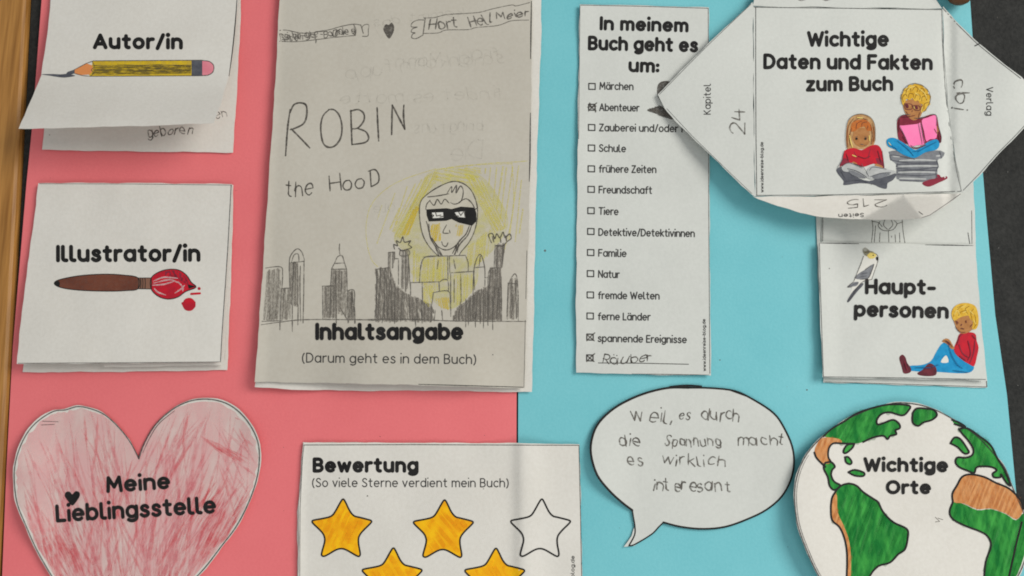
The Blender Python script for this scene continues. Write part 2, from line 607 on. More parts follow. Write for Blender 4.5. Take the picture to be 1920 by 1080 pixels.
M['jeans'] = mark('blue felt pen', srgb(18, 130, 182), srgb(32, 150, 200), 1.0, 0.0, coarse=400)
M['jeans_dark'] = mark('dark blue pen', srgb(16, 84, 130), None, 0.9, 0.2)
M['skin'] = mark('tan pencil', srgb(182, 128, 78), srgb(166, 112, 64), 1.0, 0.0, coarse=500)
M['hair'] = mark('golden pencil', srgb(206, 158, 38), srgb(222, 184, 72), 1.0, 0.0, coarse=500)
M['hair_dark'] = mark('dark golden pencil', srgb(150, 108, 30), None, 0.85, 0.3)
M['hair_light'] = mark('pale golden pencil', srgb(238, 214, 120), None, 0.95, 0.2)
M['hair_brown'] = mark('light brown pencil hair', srgb(176, 132, 84), srgb(196, 158, 110), 1.0, 0.0, coarse=500)
M['hair_orange'] = mark('orange pencil hair', srgb(208, 118, 50), srgb(192, 104, 44), 0.95, 0.4, 800)
M['pink_pen'] = mark('bright pink highlighter', srgb(250, 122, 176), srgb(252, 134, 184), 1.0, 0.0)
M['grey'] = mark('grey pencil', srgb(112, 114, 118), srgb(132, 134, 138), 1.0, 0.0, coarse=400)
M['grey_dark'] = mark('dark grey pencil', srgb(78, 80, 88), srgb(94, 96, 102), 1.0, 0.0, coarse=400)
M['grey_light'] = mark('light grey print', srgb(172, 174, 172), srgb(190, 191, 189), 1.0, 0.0, coarse=400)
M['shoe'] = mark('dark maroon print', srgb(84, 34, 44), srgb(110, 44, 54), 1.0, 0.0, coarse=400)
M['hood_paper'] = mark('paper left bare', srgb(204, 198, 182), srgb(212, 206, 190), 0.85, 0.1, 300)
M['white_print'] = mark('bare paper highlight', srgb(222, 220, 212), None, 1.0, 0.0)
M['eraser'] = mark('pink pencil eraser', srgb(222, 128, 142), srgb(232, 150, 160), 1.0, 0.0)
M['pencil_yellow'] = mark('yellow pencil barrel', srgb(226, 192, 34), srgb(206, 172, 40), 0.97, 0.2, 700)
M['olive'] = mark('olive shading', srgb(122, 108, 54), srgb(98, 88, 54), 0.8, 0.85, 700, stretch=(.5, 2, 1))
M['wood_tip'] = mark('orange pencil tip', srgb(222, 142, 84), None, 1.0, 0.0)


def wob(seed, amp, lam=230.0):
    r = random.Random(seed)
    W = [(r.uniform(.6, 1.5) / lam * 2 * pi, r.uniform(.6, 1.5) / lam * 2 * pi, r.uniform(0, 6.28), r.choice((-1, 1))) for _ in range(4)]
    V = [(2 * pi / lam * 3.0 * cos(t), 2 * pi / lam * 3.0 * sin(t), r.uniform(0, 6.28)) for t in (r.uniform(0, 3), r.uniform(0, 3), r.uniform(0, 3))]
    return lambda x, y: (amp * 0.25 * sum(sin(x * a * s + y * b + c) for a, b, c, s in W) + amp * 0.6
                         + 0.000028 * sum(sin(x * a + y * b + c) for a, b, c in V))


def lerp(a, b, t):
    t = max(0.0, min(1.0, t))
    return a + (b - a) * t


def sstep(a, b, x):
    t = max(0.0, min(1.0, (x - a) / (b - a)))
    return t * t * (3 - 2 * t)


# ================================================================== SETTING
TZ = -0.0022
tp = [Vector((-0.2215, -1.2, TZ)), Vector((1.1, -1.2, TZ)), Vector((1.1, 1.2, TZ)), Vector((-0.30, 1.2, TZ))]


def slab(name, poly, z1, z0, mat, kind=None):
    n = len(poly)
    v = [Vector((x, y, z1)) for x, y in poly] + [Vector((x, y, z0)) for x, y in poly]
    f = [tuple(range(n)), tuple(reversed(range(n, 2 * n)))] + [(i, n + i, n + (i + 1) % n, (i + 1) % n) for i in range(n)]
    o = link(name, v, f, mat, smooth=False)
    if kind:
        o['kind'] = kind
    return o


# wooden lip along the left of the table: its inner edge follows the line seen at the left of the picture
e0, e1 = P(57, 0, TZ + 0.0), P(3, 1080, TZ + 0.0)
ed = (e1 - e0)
far0 = e0 - ed * 2.0
far1 = e1 + ed * 2.0
slab('table_top', [(far1.x + .0005, far1.y), (1.2, far1.y), (1.2, far0.y), (far0.x + .0005, far0.y)], TZ, TZ - 0.03, M['table'], 'structure')
nx = Vector((-1, 0, 0))
prof = [(0, -0.03), (0, 0.0012), (-0.0006, 0.0024), (-0.0018, 0.0031), (-0.004, 0.0034), (-0.5, 0.0034), (-0.5, -0.03)]
v, f = [], []
for e in (far0, far1):
    for dx, dz in prof:
        v.append(Vector((e.x + dx, e.y, TZ + dz)))
n = len(prof)
for i in range(n):
    f.append((i, (i + 1) % n, n + (i + 1) % n, n + i))
f += [tuple(reversed(range(n))), tuple(range(n, 2 * n))]
wd = link('table_edge', v, f, M['wood'], smooth=False)
wd['kind'] = 'structure'

sc_ = random.Random(12)
HT = lambda x, y: TZ
p = Print(HT, 0)
for _ in range(60):
    x, y = sc_.uniform(1835, 1990), sc_.uniform(-40, 1120)
    p.dot(x, y, sc_.uniform(.4, 1.1))
M['dust'] = mark('pale dust', srgb(140, 138, 132), None, 0.7, 0.6, 500)
dst = p.done('dust', M['dust'], None)
dst['kind'] = 'stuff'
dst['label'] = 'fine pale dust specks on the dark table beside the lapbook'
dst['category'] = 'dust'

# ================================================================== LAPBOOK
lap = Thing('lapbook', 'open lapbook of pink and light blue card lying flat on the dark table', 'lapbook', (960, 600))
flat = lambda z: (lambda x, y: z)
pk = [(92, -220), (78, 0), (60, 240), (50, 340), (24, 650), (12, 880), (4, 1080), (-10, 1330), (967.5, 1330), (968.5, 800), (970, 300), (972, -220)]
bl = [(971, 1330), (971.5, 800), (973.5, 300), (975, -220), (1806, -220), (1819, 0), (1829, 150), (1849, 400), (1866, 590), (1888, 740), (1905, 920), (1925, 1080), (1950, 1330)]
wl = wob(3, 0.0005, 600)
HP = lambda x, y: wl(x, y) * 0.5 - 0.0002
HB = lambda x, y: wl(x + 90, y) * 0.5 - 0.0003
sheet('pink_panel', pk, HP, M['pink'], lap, t=0.0009, step=45)
sheet('blue_panel', bl, HB, M['blue'], lap, t=0.0009, step=45)
sp = Print(HB)
for x, y, r in ((1022, 470, 2.2), (1350, 675, 1.4), (1513, 731, 1.6), (1130, 30, 1.2)):
    sp.dot(x, y, r)
rs = random.Random(31)
for _ in range(26):
    sp.dot(rs.uniform(990, 1880), rs.uniform(0, 1075), rs.uniform(.4, .9))
sp.done('speck', M['pencil'], lap)
sp = Print(HP)
for _ in range(26):
    sp.dot(rs.uniform(60, 960), rs.uniform(240, 1075), rs.uniform(.4, .9))
sp.done('speck', M['pencil'], lap)

# ================================================================== AUTHOR CARD
z1 = zt(0, 0, 3.085)
t = Thing('author_card', 'white folded card with lower half curling up, showing a yellow pencil picture', 'card', (260, 120))
Hu = lambda x, y: 0.0011 + wob(11, 0.0003)(x, y)
w11 = wob(11, 0.0003)
Hu = lambda x, y: 0.0009 + w11(x, y)
sheet('under_sheet', [(97, -90), (86, 200), (79, 281), (250, 284), (437, 286), (443, 190), (449, 80), (455, -90)], Hu, M['paper'], t)


def Ha(x, y):
    b = 0.0014 + w11(x, y)
    lift = 0.006 * sstep(-60, 150, y) + 0.0175 * sstep(118, 262, y) ** 1.15
    return b + lift * lerp(0.92, 1.08, (x - 40) / 400) + 0.0006 * sin(x / 60.0) * sstep(150, 240, y)


sheet('flap', [(99, -90), (95, 0), (87, 80), (77, 141), (56, 192), (35, 241), (95, 241), (170, 238), (240, 237), (330, 234), (400, 231), (414, 196), (428, 148), (438, 75), (447, 0), (452, -90)], Ha, M['paper'], t, step=6)
Print(Ha).text('Autor/in', (174, 92.5), (343, 93), 30, 7.4).done('title_lettering', M['black'], t)
Print(Ha).ribbon(spl(z1((1372, -20), (1362, 120), (1345, 290), (1325, 440))), 2.0, .5).done('printed_border', M['black'], t)
p = Print(Ha, 1)
body = z1((535, 352), (800, 350), (1108, 349), (1108, 440), (800, 442), (522, 442), (510, 425), (530, 395))
p.fill(body)
pd = p.done('pencil_picture', M['pencil_yellow'], t)
p = Print(Ha, 2)
p.fill(z1((545, 388), (700, 380), (1105, 378), (1105, 425), (900, 428), (640, 432), (530, 430)))
p.hatch(z1((535, 372), (1105, 372), (1105, 432), (535, 432)), 2, 5.0, 1.2)
p.done('olive_shading', M['olive'], t, pd)
Print(Ha, 2).fill(z1((432, 402), (500, 366), (532, 378), (540, 405), (522, 430), (470, 434), (432, 424))).done('sharpened_tip', M['wood_tip'], t, pd)
Print(Ha, 2).fill(z1((1170, 352), (1205, 352), (1232, 370), (1238, 395), (1228, 420), (1200, 434), (1170, 436))).done('eraser', M['eraser'], t, pd)
Print(Ha, 2).fill(z1((1108, 348), (1170, 350), (1170, 438), (1108, 440))).done('ferrule', M['grey_dark'], t, pd)
p = Print(Ha, 2)
p.fill(z1((372, 438), (392, 415), (432, 402), (432, 424), (400, 436)))
p.fill(spl(z1((240, 430), (300, 428), (350, 430), (385, 428), (435, 438), (380, 448), (340, 446), (290, 438)), True))
p.done('graphite_point', M['grey_dark'], t, pd)
p = Print(Ha, 3)
p.ribbon(z1((540, 352), (1170, 348)), 1.5)
p.ribbon(z1((520, 441), (1170, 438)), 1.3)
p.ribbon(spl(z1((1172, 350), (1212, 356), (1236, 380), (1232, 415), (1205, 434), (1172, 437))), 1.6)
p.ribbon(z1((430, 403), (500, 366), (540, 352)), 1.4)
p.ribbon(z1((432, 425), (480, 438), (520, 441)), 1.2)
p.ribbon(spl(z1((534, 356), (545, 385), (528, 405), (544, 420), (524, 440))), 1.2)
p.ribbon(z1((545, 378), (1106, 376)), 0.9)
p.done('picture_outline', M['pencil_dark'], t, pd)
p = Print(Hu)
p.text('geboren', (275, 256), (361, 252), 19, 2.3, .10)
p.text('en', (404, 223), (425, 218), 18, 1.6, .08)
p.dot(93, 253, 1)
p.done('pencil_writing', M['pencil'], t)

# ================================================================== ILLUSTRATOR CARD
z2 = zt(0, 320, 2.7)
t = Thing('illustrator_card', 'white square folded card with a brown paintbrush picture dripping red paint', 'card', (235, 520))
w12 = wob(12, 0.0003)
sheet('under_sheet', [(76, 348), (438, 347), (434, 500), (426, 694), (230, 697), (43, 698), (56, 500)], lambda x, y: 0.0008 + w12(x, y), M['paper'], t)
H3 = lambda x, y: 0.0013 + w12(x, y) + 0.0022 * sstep(500, 690, y)
sheet('middle_sheet', [(74, 352), (436, 352), (430, 520), (419, 684), (196, 689), (190, 680), (44, 680), (58, 500)], H3, M['paper'], t)
H2 = lambda x, y: 0.0017 + w12(x, y) + 0.0052 * sstep(400, 690, y) * lerp(1.1, 0.9, (x - 40) / 380)
op = [(72, 343), (250, 343), (435, 345), (433, 400), (428, 468), (417, 630), (415, 678), (220, 681), (31, 682), (44, 560), (60, 440)]
sheet('flap', op, H2, M['paper'], t)
Print(H2).text('Illustrator/in', (105, 492), (376, 491), 33, 7.6).done('title_lettering', M['black'], t)
p = Print(H2)
p.ribbon([(74, 344.5), (250, 345), (434, 347)], 1.0)
p.ribbon([(433.5, 347), (427, 468), (416, 630), (413.5, 677)], 1.6)
p.ribbon([(414, 678.5), (220, 680), (34, 681)], 1.0)
p.done('printed_border', M['line'], t)
handle = spl(z2((275, 572), (300, 552), (400, 532), (520, 524), (620, 528), (700, 543), (700, 597), (640, 607), (540, 610), (400, 605), (310, 592)), True, 4)
p = Print(H2, 1)
p.fill(handle)
br = p.done('brush_picture', M['brown_pen'], t)
p = Print(H2, 2).fill(z2((698, 543), (768, 543), (768, 599), (698, 598)))
p.done('ferrule', M['ferrule'], t, br)
bris = spl(z2((765, 545), (800, 515), (850, 500), (905, 503), (945, 530), (968, 565), (992, 590), (940, 612), (900, 640), (850, 650), (800, 635), (765, 598)), True, 4)
Print(H2, 2).fill(bris).done('red_bristles', M['red'], t, br)
p = Print(H2, 3)
for q in (((775, 560), (830, 540), (900, 545)), ((772, 580), (830, 575), (880, 560)), ((780, 595), (800, 615), (840, 630)), ((900, 560), (925, 590), (925, 610)), ((775, 570), (860, 552), (905, 570)),
          ((885, 620), (915, 600), (935, 580))):
    p.ribbon(spl(z2(*q)), 3.0, .6)
p.done('bristle_highlight', M['pale_pink'], t, br)
p = Print(H2, 2)
p.fill(spl(z2((820, 515), (880, 505), (930, 530), (955, 575), (920, 560), (880, 535), (830, 530)), True, 3))
p.done('bristle_shadow', M['dark_red'], t, br)
p = Print(H2, 2)
p.dot(z2((957, 677))[0][0], z2((957, 677))[0][1], 12.4)
p.ribbon(z2((968, 624), (1012, 621)), 4)
p.dot(*z2((1008, 597))[0], 3)
p.ribbon(z2((925, 672), (950, 668)), 5)
p.done('paint_drop', M['red'], t, br)
p = Print(H2, 3)
p.ribbon(handle + handle[:1], 1.5)
p.ribbon(bris + bris[:1], 1.7)
p.fill(spl(z2((275, 572), (290, 558), (302, 565), (300, 585), (290, 584)), True, 3))
for a in (700, 712, 722, 734, 766):
    p.ribbon(z2((a, 545), (a + 2, 570), (a, 597)), 1.4)
p.ribbon(z2((700, 543), (768, 543)), 1.2)
p.ribbon(z2((700, 598), (768, 599)), 1.2)
p.fill(z2((950, 575), (992, 586), (955, 598)))
p.done('picture_outline', M['black'], t, br)

# ================================================================== COVER BOOKLET
z4 = zt(460, 0, 3.31)
z5 = zt(660, 280, 3.0)
z6 = zt(460, 420, 3.176)
zl = zt(500, 0, 6.4)
zr = zt(740, 0, 6.4)
zb = zt(460, 560, 3.31)
t = Thing('summary_booklet', 'tall grey-white booklet with a pencil-drawn masked hooded figure above a skyline', 'booklet', (740, 380))
w13 = wob(13, 0.0004, 300)
Hcb = lambda x, y: 0.0010 + w13(x, y) + 0.0022 * sstep(640, 490, x)
sheet('back_sheet', [(530, -90), (1014, -90), (1015, 11), (1015, 60), (1011, 180), (1007, 290), (1002, 520), (1001, 600), (997, 735), (892, 734), (821, 732), (700, 733), (560, 731), (478, 726), (492, 560), (508, 320), (520, 100)],
      Hcb, M['paper'], t)


def Hc(x, y):
    return 0.0017 + w13(x, y) + 0.0013 * sstep(660, 490, x) + 0.00006 * max(0.0, 531 - 0.045 * y - x) + 0.0042 * sstep(560, 730, y) * (0.35 + sstep(560, 700, x) * sstep(980, 860, x)) + 0.0004 * sin(x / 75.0)


sheet('front_sheet', [(527, -90), (524, 0), (516, 160), (505, 320), (489, 560), (478, 716), (600, 718), (780, 722), (900, 726), (983, 728), (986, 640), (988, 560), (990, 480), (994, 320), (997, 100), (998, 5), (1000, -90)],
      Hc, M['cover_paper'], t, step=8)
p = Print(Hc)
p.ribbon([(996.5, 2), (995.5, 60), (995, 110)], 2.4, .4)
p.ribbon([(994.8, 212), (993.8, 300), (992.5, 340)], 2.8, .5)
p.ribbon([(988, 470), (986, 560)], 1.0)
p.ribbon([(785, 720.5), (981, 726)], 1.8, .3)
p.ribbon([(985, 600), (982.5, 726)], 0.8)
p.done('printed_border', M['line'], t)
Print(Hc, 4).text('Inhaltsangabe', (591, 638), (869, 638), 33, 7.6).done('title_lettering', M['black'], t)
Print(Hc, 2).text('(Darum geht es in dem Buch)', (566, 680), (893, 683), 19, 2.3).done('subtitle_lettering', M['grey_print'], t)
# pencilled title
p = Print(Hc, 1)
for q in (((278, 680), (262, 800), (250, 965)), ((278, 700), (300, 652), (340, 638), (378, 655), (380, 720), (360, 768), (310, 795), (278, 805)), ((285, 800), (340, 855), (400, 918)),
          ((520, 680), (482, 720), (468, 790), (480, 880), (512, 913), (555, 905), (590, 860), (600, 790), (585, 720), (552, 682), (518, 680)),
          ((655, 685), (658, 790), (662, 895)), ((652, 690), (700, 680), (735, 705), (735, 750), (700, 793), (662, 800)), ((700, 798), (748, 818), (765, 858), (740, 885), (662, 897)),
          ((818, 668), (822, 770), (828, 875)), ((908, 835), (910, 740), (912, 652)), ((912, 652), (950, 725), (990, 803)), ((990, 803), (982, 720), (984, 652))):
    p.ribbon(spl(z4(*q)), 3.5, .25, .2)
p.done('pencilled_title', M['pencil_dark'], t, label='large pencilled word ROBIN')
p = Print(Hc, 1)
p.text('the', (537, 370), (588, 368), 33, 2.8, .06, seed=3)
for q in (((617, 330), (619, 358)), ((637, 325), (640, 356)), ((618, 344), (638, 341)),
          ((655, 338), (647, 340), (643, 349), (648, 356), (657, 354), (659, 344), (655, 338)), ((678, 335), (670, 337), (666, 346), (671, 353), (680, 351), (683, 341), (678, 335)),
          ((694, 320), (696, 350)), ((691, 321), (703, 318), (710, 328), (709, 342), (696, 350))):
    p.ribbon(spl(list(q)), 2.8, .2, .2)
p.done('pencilled_subtitle', M['pencil_dark'], t)
# strip of names along the top
p = Print(Hc, 1)
p.ribbon(spl(zl((155, 365), (240, 362), (400, 395), (540, 395), (650, 372), (760, 355), (900, 315), (1040, 290), (1130, 300))), 1.6)
p.ribbon(spl(zl((155, 495), (350, 500), (600, 475), (800, 450), (1060, 425))), 1.5)
p.ribbon(spl(zl((1040, 290), (1070, 350), (1065, 425))), 1.8)
p.ribbon(spl(zl((1130, 300), (1160, 400), (1145, 330), (1180, 295), (1225, 300), (1220, 360), (1215, 430), (1150, 435))), 1.5)
p.text('Richtigte-Banded', (527, 77), (667, 65), 15, 1.9, .09, seed=4)
p.text('IIIHn', (548, 73), (592, 71), 12, 2.0, .09, seed=9)
p.text('lBte', (528, 76), (560, 75), 12, 2.2, .1, seed=19)
for q in (((800, 370), (800, 430), (840, 430), (845, 360), (800, 365)), ((880, 380), (930, 400), (900, 410), (950, 370)), ((1020, 370), (1060, 380), (1040, 400), (1060, 415)), ((600, 378), (670, 378)), ((550, 440), (590, 470), (590, 515))):
    p.ribbon(spl(zl(*q)), 2.0, .2, .3)
p.ribbon(spl(zr((350, 240), (280, 240), (215, 270), (200, 320), (270, 325), (215, 345), (200, 385), (245, 395), (215, 410), (205, 452), (260, 462), (340, 420))), 1.7)
p.ribbon(zr((368, 215), (340, 420)), 2.2)
p.ribbon(spl(zr((350, 215), (480, 210), (620, 175), (870, 160), (1030, 145), (1180, 105), (1400, 60), (1460, 70), (1620, 30))), 1.5)
p.ribbon(spl(zr((340, 400), (520, 395), (620, 360), (880, 355), (980, 330), (1240, 305), (1400, 250), (1610, 240))), 1.4)
p.text('Hort', (803, 58), (860, 50), 20, 3.0, .10, seed=5)
p.text('Hell', (881, 54), (925, 43), 22, 2.8, .10, seed=6)
p.text('Meier', (931, 39), (994, 29), 16, 2.6, .10, seed=8)
p.done('pencilled_name_strip', M['pencil'], t)
hp = spl(zl((1470, 465), (1420, 400), (1400, 345), (1430, 290), (1465, 300), (1500, 270), (1530, 320), (1520, 390)), True, 3)
p = Print(Hc, 1).fill(hp, 4)
p.done('small_pencil_heart', M['pencil_dark'], t)
p = Print(Hc, 1)
p.ribbon(spl(zl((1370, 465), (1330, 390), (1300, 320), (1340, 290), (1380, 320), (1400, 380), (1370, 465))), 1.2)
for s, a, b, c in (('schon Mann', (945, 120), (740, 128), 24), ('frag kann fupp', (940, 108), (650, 150), 26), ('findet es matte', (945, 185), (640, 196), 24), ('bringt uns', (905, 245), (775, 250), 22), ('Die', (905, 300), (840, 303), 34), ('gut ale', (800, 395), (700, 400), 20), ('kommt das', (870, 28), (700, 50), 18)):
    a, b = b, a
    p.text(s, a, b, c, 2.4, .08, mirror=True)
p.done('show_through_writing', M['pencil_ghost'], t)

# the drawing
p = Print(Hc, 1)
glow = z5((450, 120), (620, 110), (740, 160), (830, 280), (880, 420), (800, 560), (720, 640), (700, 760), (600, 880), (500, 890), (400, 780), (330, 690), (310, 590), (235, 500), (320, 330), (390, 200))
p.fill(spl(glow, True, 5))
dr = p.done('pencil_drawing', M['yellow_soft'], t, label='pencil drawing of a hooded masked figure in a yellow glow over city towers')
p = Print(Hc, 2)
p.hatch(z5((440, 130), (480, 150), (400, 290), (330, 440), (300, 500), (240, 490), (310, 350)), 118, 3, 3)
p.hatch(z5((640, 140), (720, 160), (800, 300), (870, 440), (790, 470), (740, 350), (690, 240)), 62, 4, 3.4)
p.hatch(z5((640, 560), (780, 450), (770, 600), (690, 660), (650, 640)), 95, 5, 3)
p.hatch(z5((395, 620), (530, 610), (535, 740), (395, 745)), 92, 4, 3)
p.hatch(z5((340, 560), (380, 600), (380, 740), (335, 740)), 92, 4, 3)
p.hatch(z5((405, 755), (485, 755), (480, 800), (455, 810), (440, 890), (400, 850)), 85, 4, 3)
p.hatch(z5((470, 120), (720, 100), (730, 150), (640, 190), (560, 165), (460, 190)), 10, 5, 3)
p.hatch(z5((560, 710), (680, 700), (680, 800), (600, 880), (560, 860)), 92, 6, 3)
p.hatch(z5((740, 110), (950, 90), (965, 420), (900, 560), (800, 300)), 97, 9, 3.4)
p.hatch(z5((350, 200), (470, 120), (400, 300), (250, 480), (200, 440)), 116, 8, 3)
p.hatch(z5((150, 330), (300, 190), (330, 230), (180, 560), (130, 520)), 108, 16, 2)
for q in (((470, 110), (300, 165), (190, 225), (110, 310), (80, 420), (85, 530), (110, 620), (145, 660)), ((470, 112), (600, 100), (750, 80), (900, 72), (985, 65)), ((470, 118), (620, 92), (900, 80)),
          ((900, 80), (910, 240), (900, 380), (860, 560))):
    p.ribbon(spl(z5(*q)), 1.6)
p.done('yellow_glow', M['yellow_crayon'], t, dr)
p = Print(Hc, 3)
p.hatch(z5((445, 425), (495, 420), (500, 510), (460, 520), (440, 470)), 100, 2.2, 2.4)
p.hatch(z5((585, 425), (630, 430), (620, 480), (590, 490)), 100, 3.4, 2.2)
p.hatch(z5((355, 320), (375, 330), (320, 480), (280, 485)), 112, 3.2, 2.6)
p.hatch(z5((470, 840), (545, 835), (545, 900), (500, 890)), 80, 3.0, 2.6)
p.done('strong_yellow', M['yellow_strong'], t, dr)
p = Print(Hc, 2.6)
p.fill(spl(z5((485, 600), (430, 540), (395, 470), (380, 370), (385, 300), (415, 260), (480, 215), (560, 182), (620, 190), (670, 230), (700, 300), (706, 370), (692, 450), (660, 520), (615, 575), (602, 598)), True, 3), 6)
p.done('bare_hood', M['hood_paper'], t, dr)
# soft graphite masses
p = Print(Hc, 2)
Pm = [z5((135, 675), (210, 665), (225, 720), (250, 775), (330, 825), (430, 870), (465, 905), (450, 965), (130, 965)), z5((205, 580), (240, 580), (240, 620), (222, 690), (205, 680)),
      z5((270, 570), (318, 567), (325, 735), (300, 800), (272, 760)), z5((560, 960), (600, 890), (650, 850), (700, 800), (765, 770), (840, 780), (840, 960)),
      z5((765, 720), (780, 672), (838, 668), (842, 780), (770, 780)), z5((808, 540), (858, 535), (842, 665), (805, 668)), z5((880, 755), (915, 705), (930, 760), (932, 950), (872, 955)),
      z6((115, 285), (208, 268), (200, 560), (112, 575)), z6((220, 392), (275, 388), (268, 560), (215, 565)), z6((265, 230), (325, 230), (320, 485), (272, 485)),
      z6((515, 275), (600, 275), (607, 398), (618, 578), (560, 520), (545, 560), (465, 555), (465, 380), (510, 372)), z6((608, 400), (640, 400), (645, 570), (618, 560))]
for i, q in enumerate(Pm):
    p.hatch(q, 92 if i not in (0, 3) else 88, 3.2, 4.4, 1.0)
for i in (0, 3, 4, 5):
    p.hatch(Pm[i], 86 if i else 70, 3.2, 3.6, 1.0)
p.done('graphite_shading', M['pencil_soft'], t, dr)
p = Print(Hc, 3)
for i in (0, 1, 2, 4, 5, 6):
    p.hatch(Pm[i], 91, 7.0, 1.8, 1.0)
p.hatch(Pm[3], 91, 7, 1.8, 1.0)
p.hatch(Pm[9], 91, 7, 1.6, 1.0)
p.done('graphite_hatching', M['pencil'], t, dr)
p = Print(Hc, 3)
for q in (((0, 795), (8, 880), (15, 980)), ((0, 958), (300, 956), (600, 966), (980, 968)), ((135, 675), (210, 665)), ((135, 675), (140, 800), (128, 960)), ((205, 580), (205, 680)), ((240, 580), (240, 620)), ((205, 580), (240, 578)),
          ((240, 615), (262, 615)), ((262, 620), (262, 760)), ((270, 570), (318, 566), (320, 595), (272, 598), (270, 570)), ((318, 600), (325, 735)), ((325, 735), (330, 790)),
          ((330, 750), (490, 745)), ((330, 752), (330, 820)), ((395, 745), (398, 870)), ((490, 745), (492, 800)), ((495, 745), (515, 732), (540, 740), (543, 800)), ((458, 806), (545, 800), (552, 890)), ((458, 806), (445, 900)),
          ((550, 695), (690, 686)), ((612, 700), (614, 860)), ((555, 700), (556, 940)), ((575, 730), (575, 860)), ((690, 790), (688, 665), (720, 590), (746, 660), (748, 770)), ((688, 665), (746, 661)), ((684, 680), (678, 950)),
          ((765, 720), (780, 672), (838, 668)), ((765, 720), (748, 722)), ((765, 725), (770, 950)), ((840, 760), (842, 965)), ((880, 755), (915, 700), (932, 755), (936, 965)), ((880, 755), (872, 940)), ((882, 752), (932, 758)), ((905, 770), (905, 930)),
          ((805, 535), (800, 665)), ((860, 530), (842, 665)), ((722, 600), (716, 655)),
          ((480, 598), (410, 608), (387, 660), (380, 745)), ((400, 605), (520, 600), (640, 596)), ((640, 600), (654, 640), (654, 688)), ((486, 625), (480, 672)), ((572, 618), (582, 672)), ((538, 602), (540, 730)), ((548, 602), (550, 690)),
          ((610, 860), (600, 960)), ((640, 840), (640, 1000)), ((660, 850), (655, 990)), ((690, 820), (695, 1000)), ((740, 790), (740, 1005)), ((790, 800), (792, 1015)), ((720, 810), (722, 980)), ((760, 800), (765, 990)),
          ((390, 900), (395, 978)), ((240, 880), (240, 980)), ((180, 860), (170, 975)), ((355, 940), (360, 1010)), ((505, 905), (510, 960)), ((470, 905), (462, 965))):
    p.ribbon(spl(z5(*q)), 1.9, .3, .25)
for q in (((95, 600), (200, 585), (350, 570), (640, 570), (790, 575)), ((100, 580), (220, 575)), ((120, 262), (210, 255), (222, 300), (218, 385)), ((215, 385), (275, 380)), ((215, 385), (208, 500), (206, 630)), ((265, 385), (262, 230), (275, 180), (308, 148), (335, 165), (352, 212)), ((275, 230), (290, 185), (315, 180), (320, 225)),
          ((350, 215), (348, 400), (344, 590)), ((262, 232), (352, 222)), ((280, 480), (280, 640)), ((315, 480), (313, 600)), ((328, 250), (326, 420), (330, 580)), ((562, 118), (560, 150), (565, 190)),
          ((512, 270), (532, 232), (550, 195), (577, 190), (592, 235), (603, 268)), ((530, 235), (590, 232)), ((514, 270), (605, 268)), ((514, 270), (508, 370)), ((604, 270), (607, 398)), ((458, 370), (532, 368)), ((460, 370), (462, 565)), ((480, 375), (482, 520)),
          ((608, 398), (648, 396), (650, 480), (656, 592)), ((540, 300), (540, 450), (542, 600)), ((575, 280), (572, 400)), ((510, 380), (505, 560)), ((528, 370), (528, 560)), ((565, 500), (618, 585)), ((610, 400), (612, 590)), ((632, 410), (636, 560))):
    p.ribbon(spl(z6(*q)), 1.9, .3, .25)
p.done('graphite_lines', M['pencil'], t, dr)
p = Print(Hc, 4)
for q in (((485, 600), (430, 540), (395, 470), (380, 370), (385, 300), (415, 260), (480, 215), (560, 182), (620, 190), (670, 230), (700, 300), (706, 370), (692, 450), (660, 520), (615, 575), (602, 598)),
          ((500, 596), (468, 545), (440, 490), (426, 430), (418, 405)), ((415, 340), (420, 310), (440, 285)), ((508, 598), (478, 545), (452, 505)), ((425, 268), (480, 262), (545, 250)), ((600, 300), (640, 278), (672, 300), (690, 332)), ((672, 430), (650, 485), (610, 530), (575, 592)), ((660, 430), (640, 478), (600, 520), (566, 585)), ((450, 500), (485, 548), (530, 566), (575, 548), (620, 500)),
          ((440, 292), (462, 315), (480, 282), (502, 308), (522, 280), (545, 302)), ((535, 248), (560, 210), (562, 242), (588, 202), (586, 244), (610, 206), (626, 235), (614, 290), (580, 308), (555, 300)),
          ((532, 425), (512, 468), (545, 472)), ((548, 455), (552, 470)), ((505, 520), (512, 540), (530, 545), (540, 525)), ((432, 420), (442, 500), (480, 560)), ((470, 555), (490, 600)), ((590, 545), (580, 592)), ((600, 530), (592, 580)),
          ((240, 562), (235, 535), (257, 542), (250, 515), (272, 524), (286, 492), (296, 522), (330, 515), (318, 535), (336, 552), (310, 562), (285, 572), (262, 556)),
          ((785, 525), (768, 482), (790, 474), (803, 502), (815, 475), (832, 498), (850, 466), (862, 496), (886, 476), (896, 500), (872, 520), (850, 545)), ((790, 490), (798, 520)), ((835, 500), (838, 525)), ((865, 485), (870, 515)), ((805, 540), (850, 545))):
    p.ribbon(spl(z5(*q)), 2.2, .3, .25)
p.done('hooded_figure', M['pencil_dark'], t, dr)
p = Print(Hc, 4)
p.fill(z5((418, 338), (530, 331), (560, 336), (612, 322), (690, 328), (700, 360), (700, 405), (675, 430), (600, 412), (560, 392), (530, 402), (432, 406), (420, 372)), 5)
p.ribbon(z5((690, 340), (704, 330)), 1.5)
mk = p.done('eye_mask', M['black'], t, dr)
p = Print(Hc, 6)
p.fill(z5((450, 356), (512, 354), (514, 384), (454, 387)), 5)
p.fill(z5((578, 355), (634, 348), (638, 384), (594, 380)), 5)
p.done('eye_opening', M['white_print'], t, dr)
p = Print(Hc, 8)
for q in (((470, 352), (475, 375), (500, 370)), ((446, 365), (460, 372), (450, 385)), ((600, 352), (612, 372), (628, 350)), ((580, 372), (600, 376)), ((495, 380), (515, 376)), ((632, 352), (636, 380))):
    p.ribbon(z5(*q), 2.0)
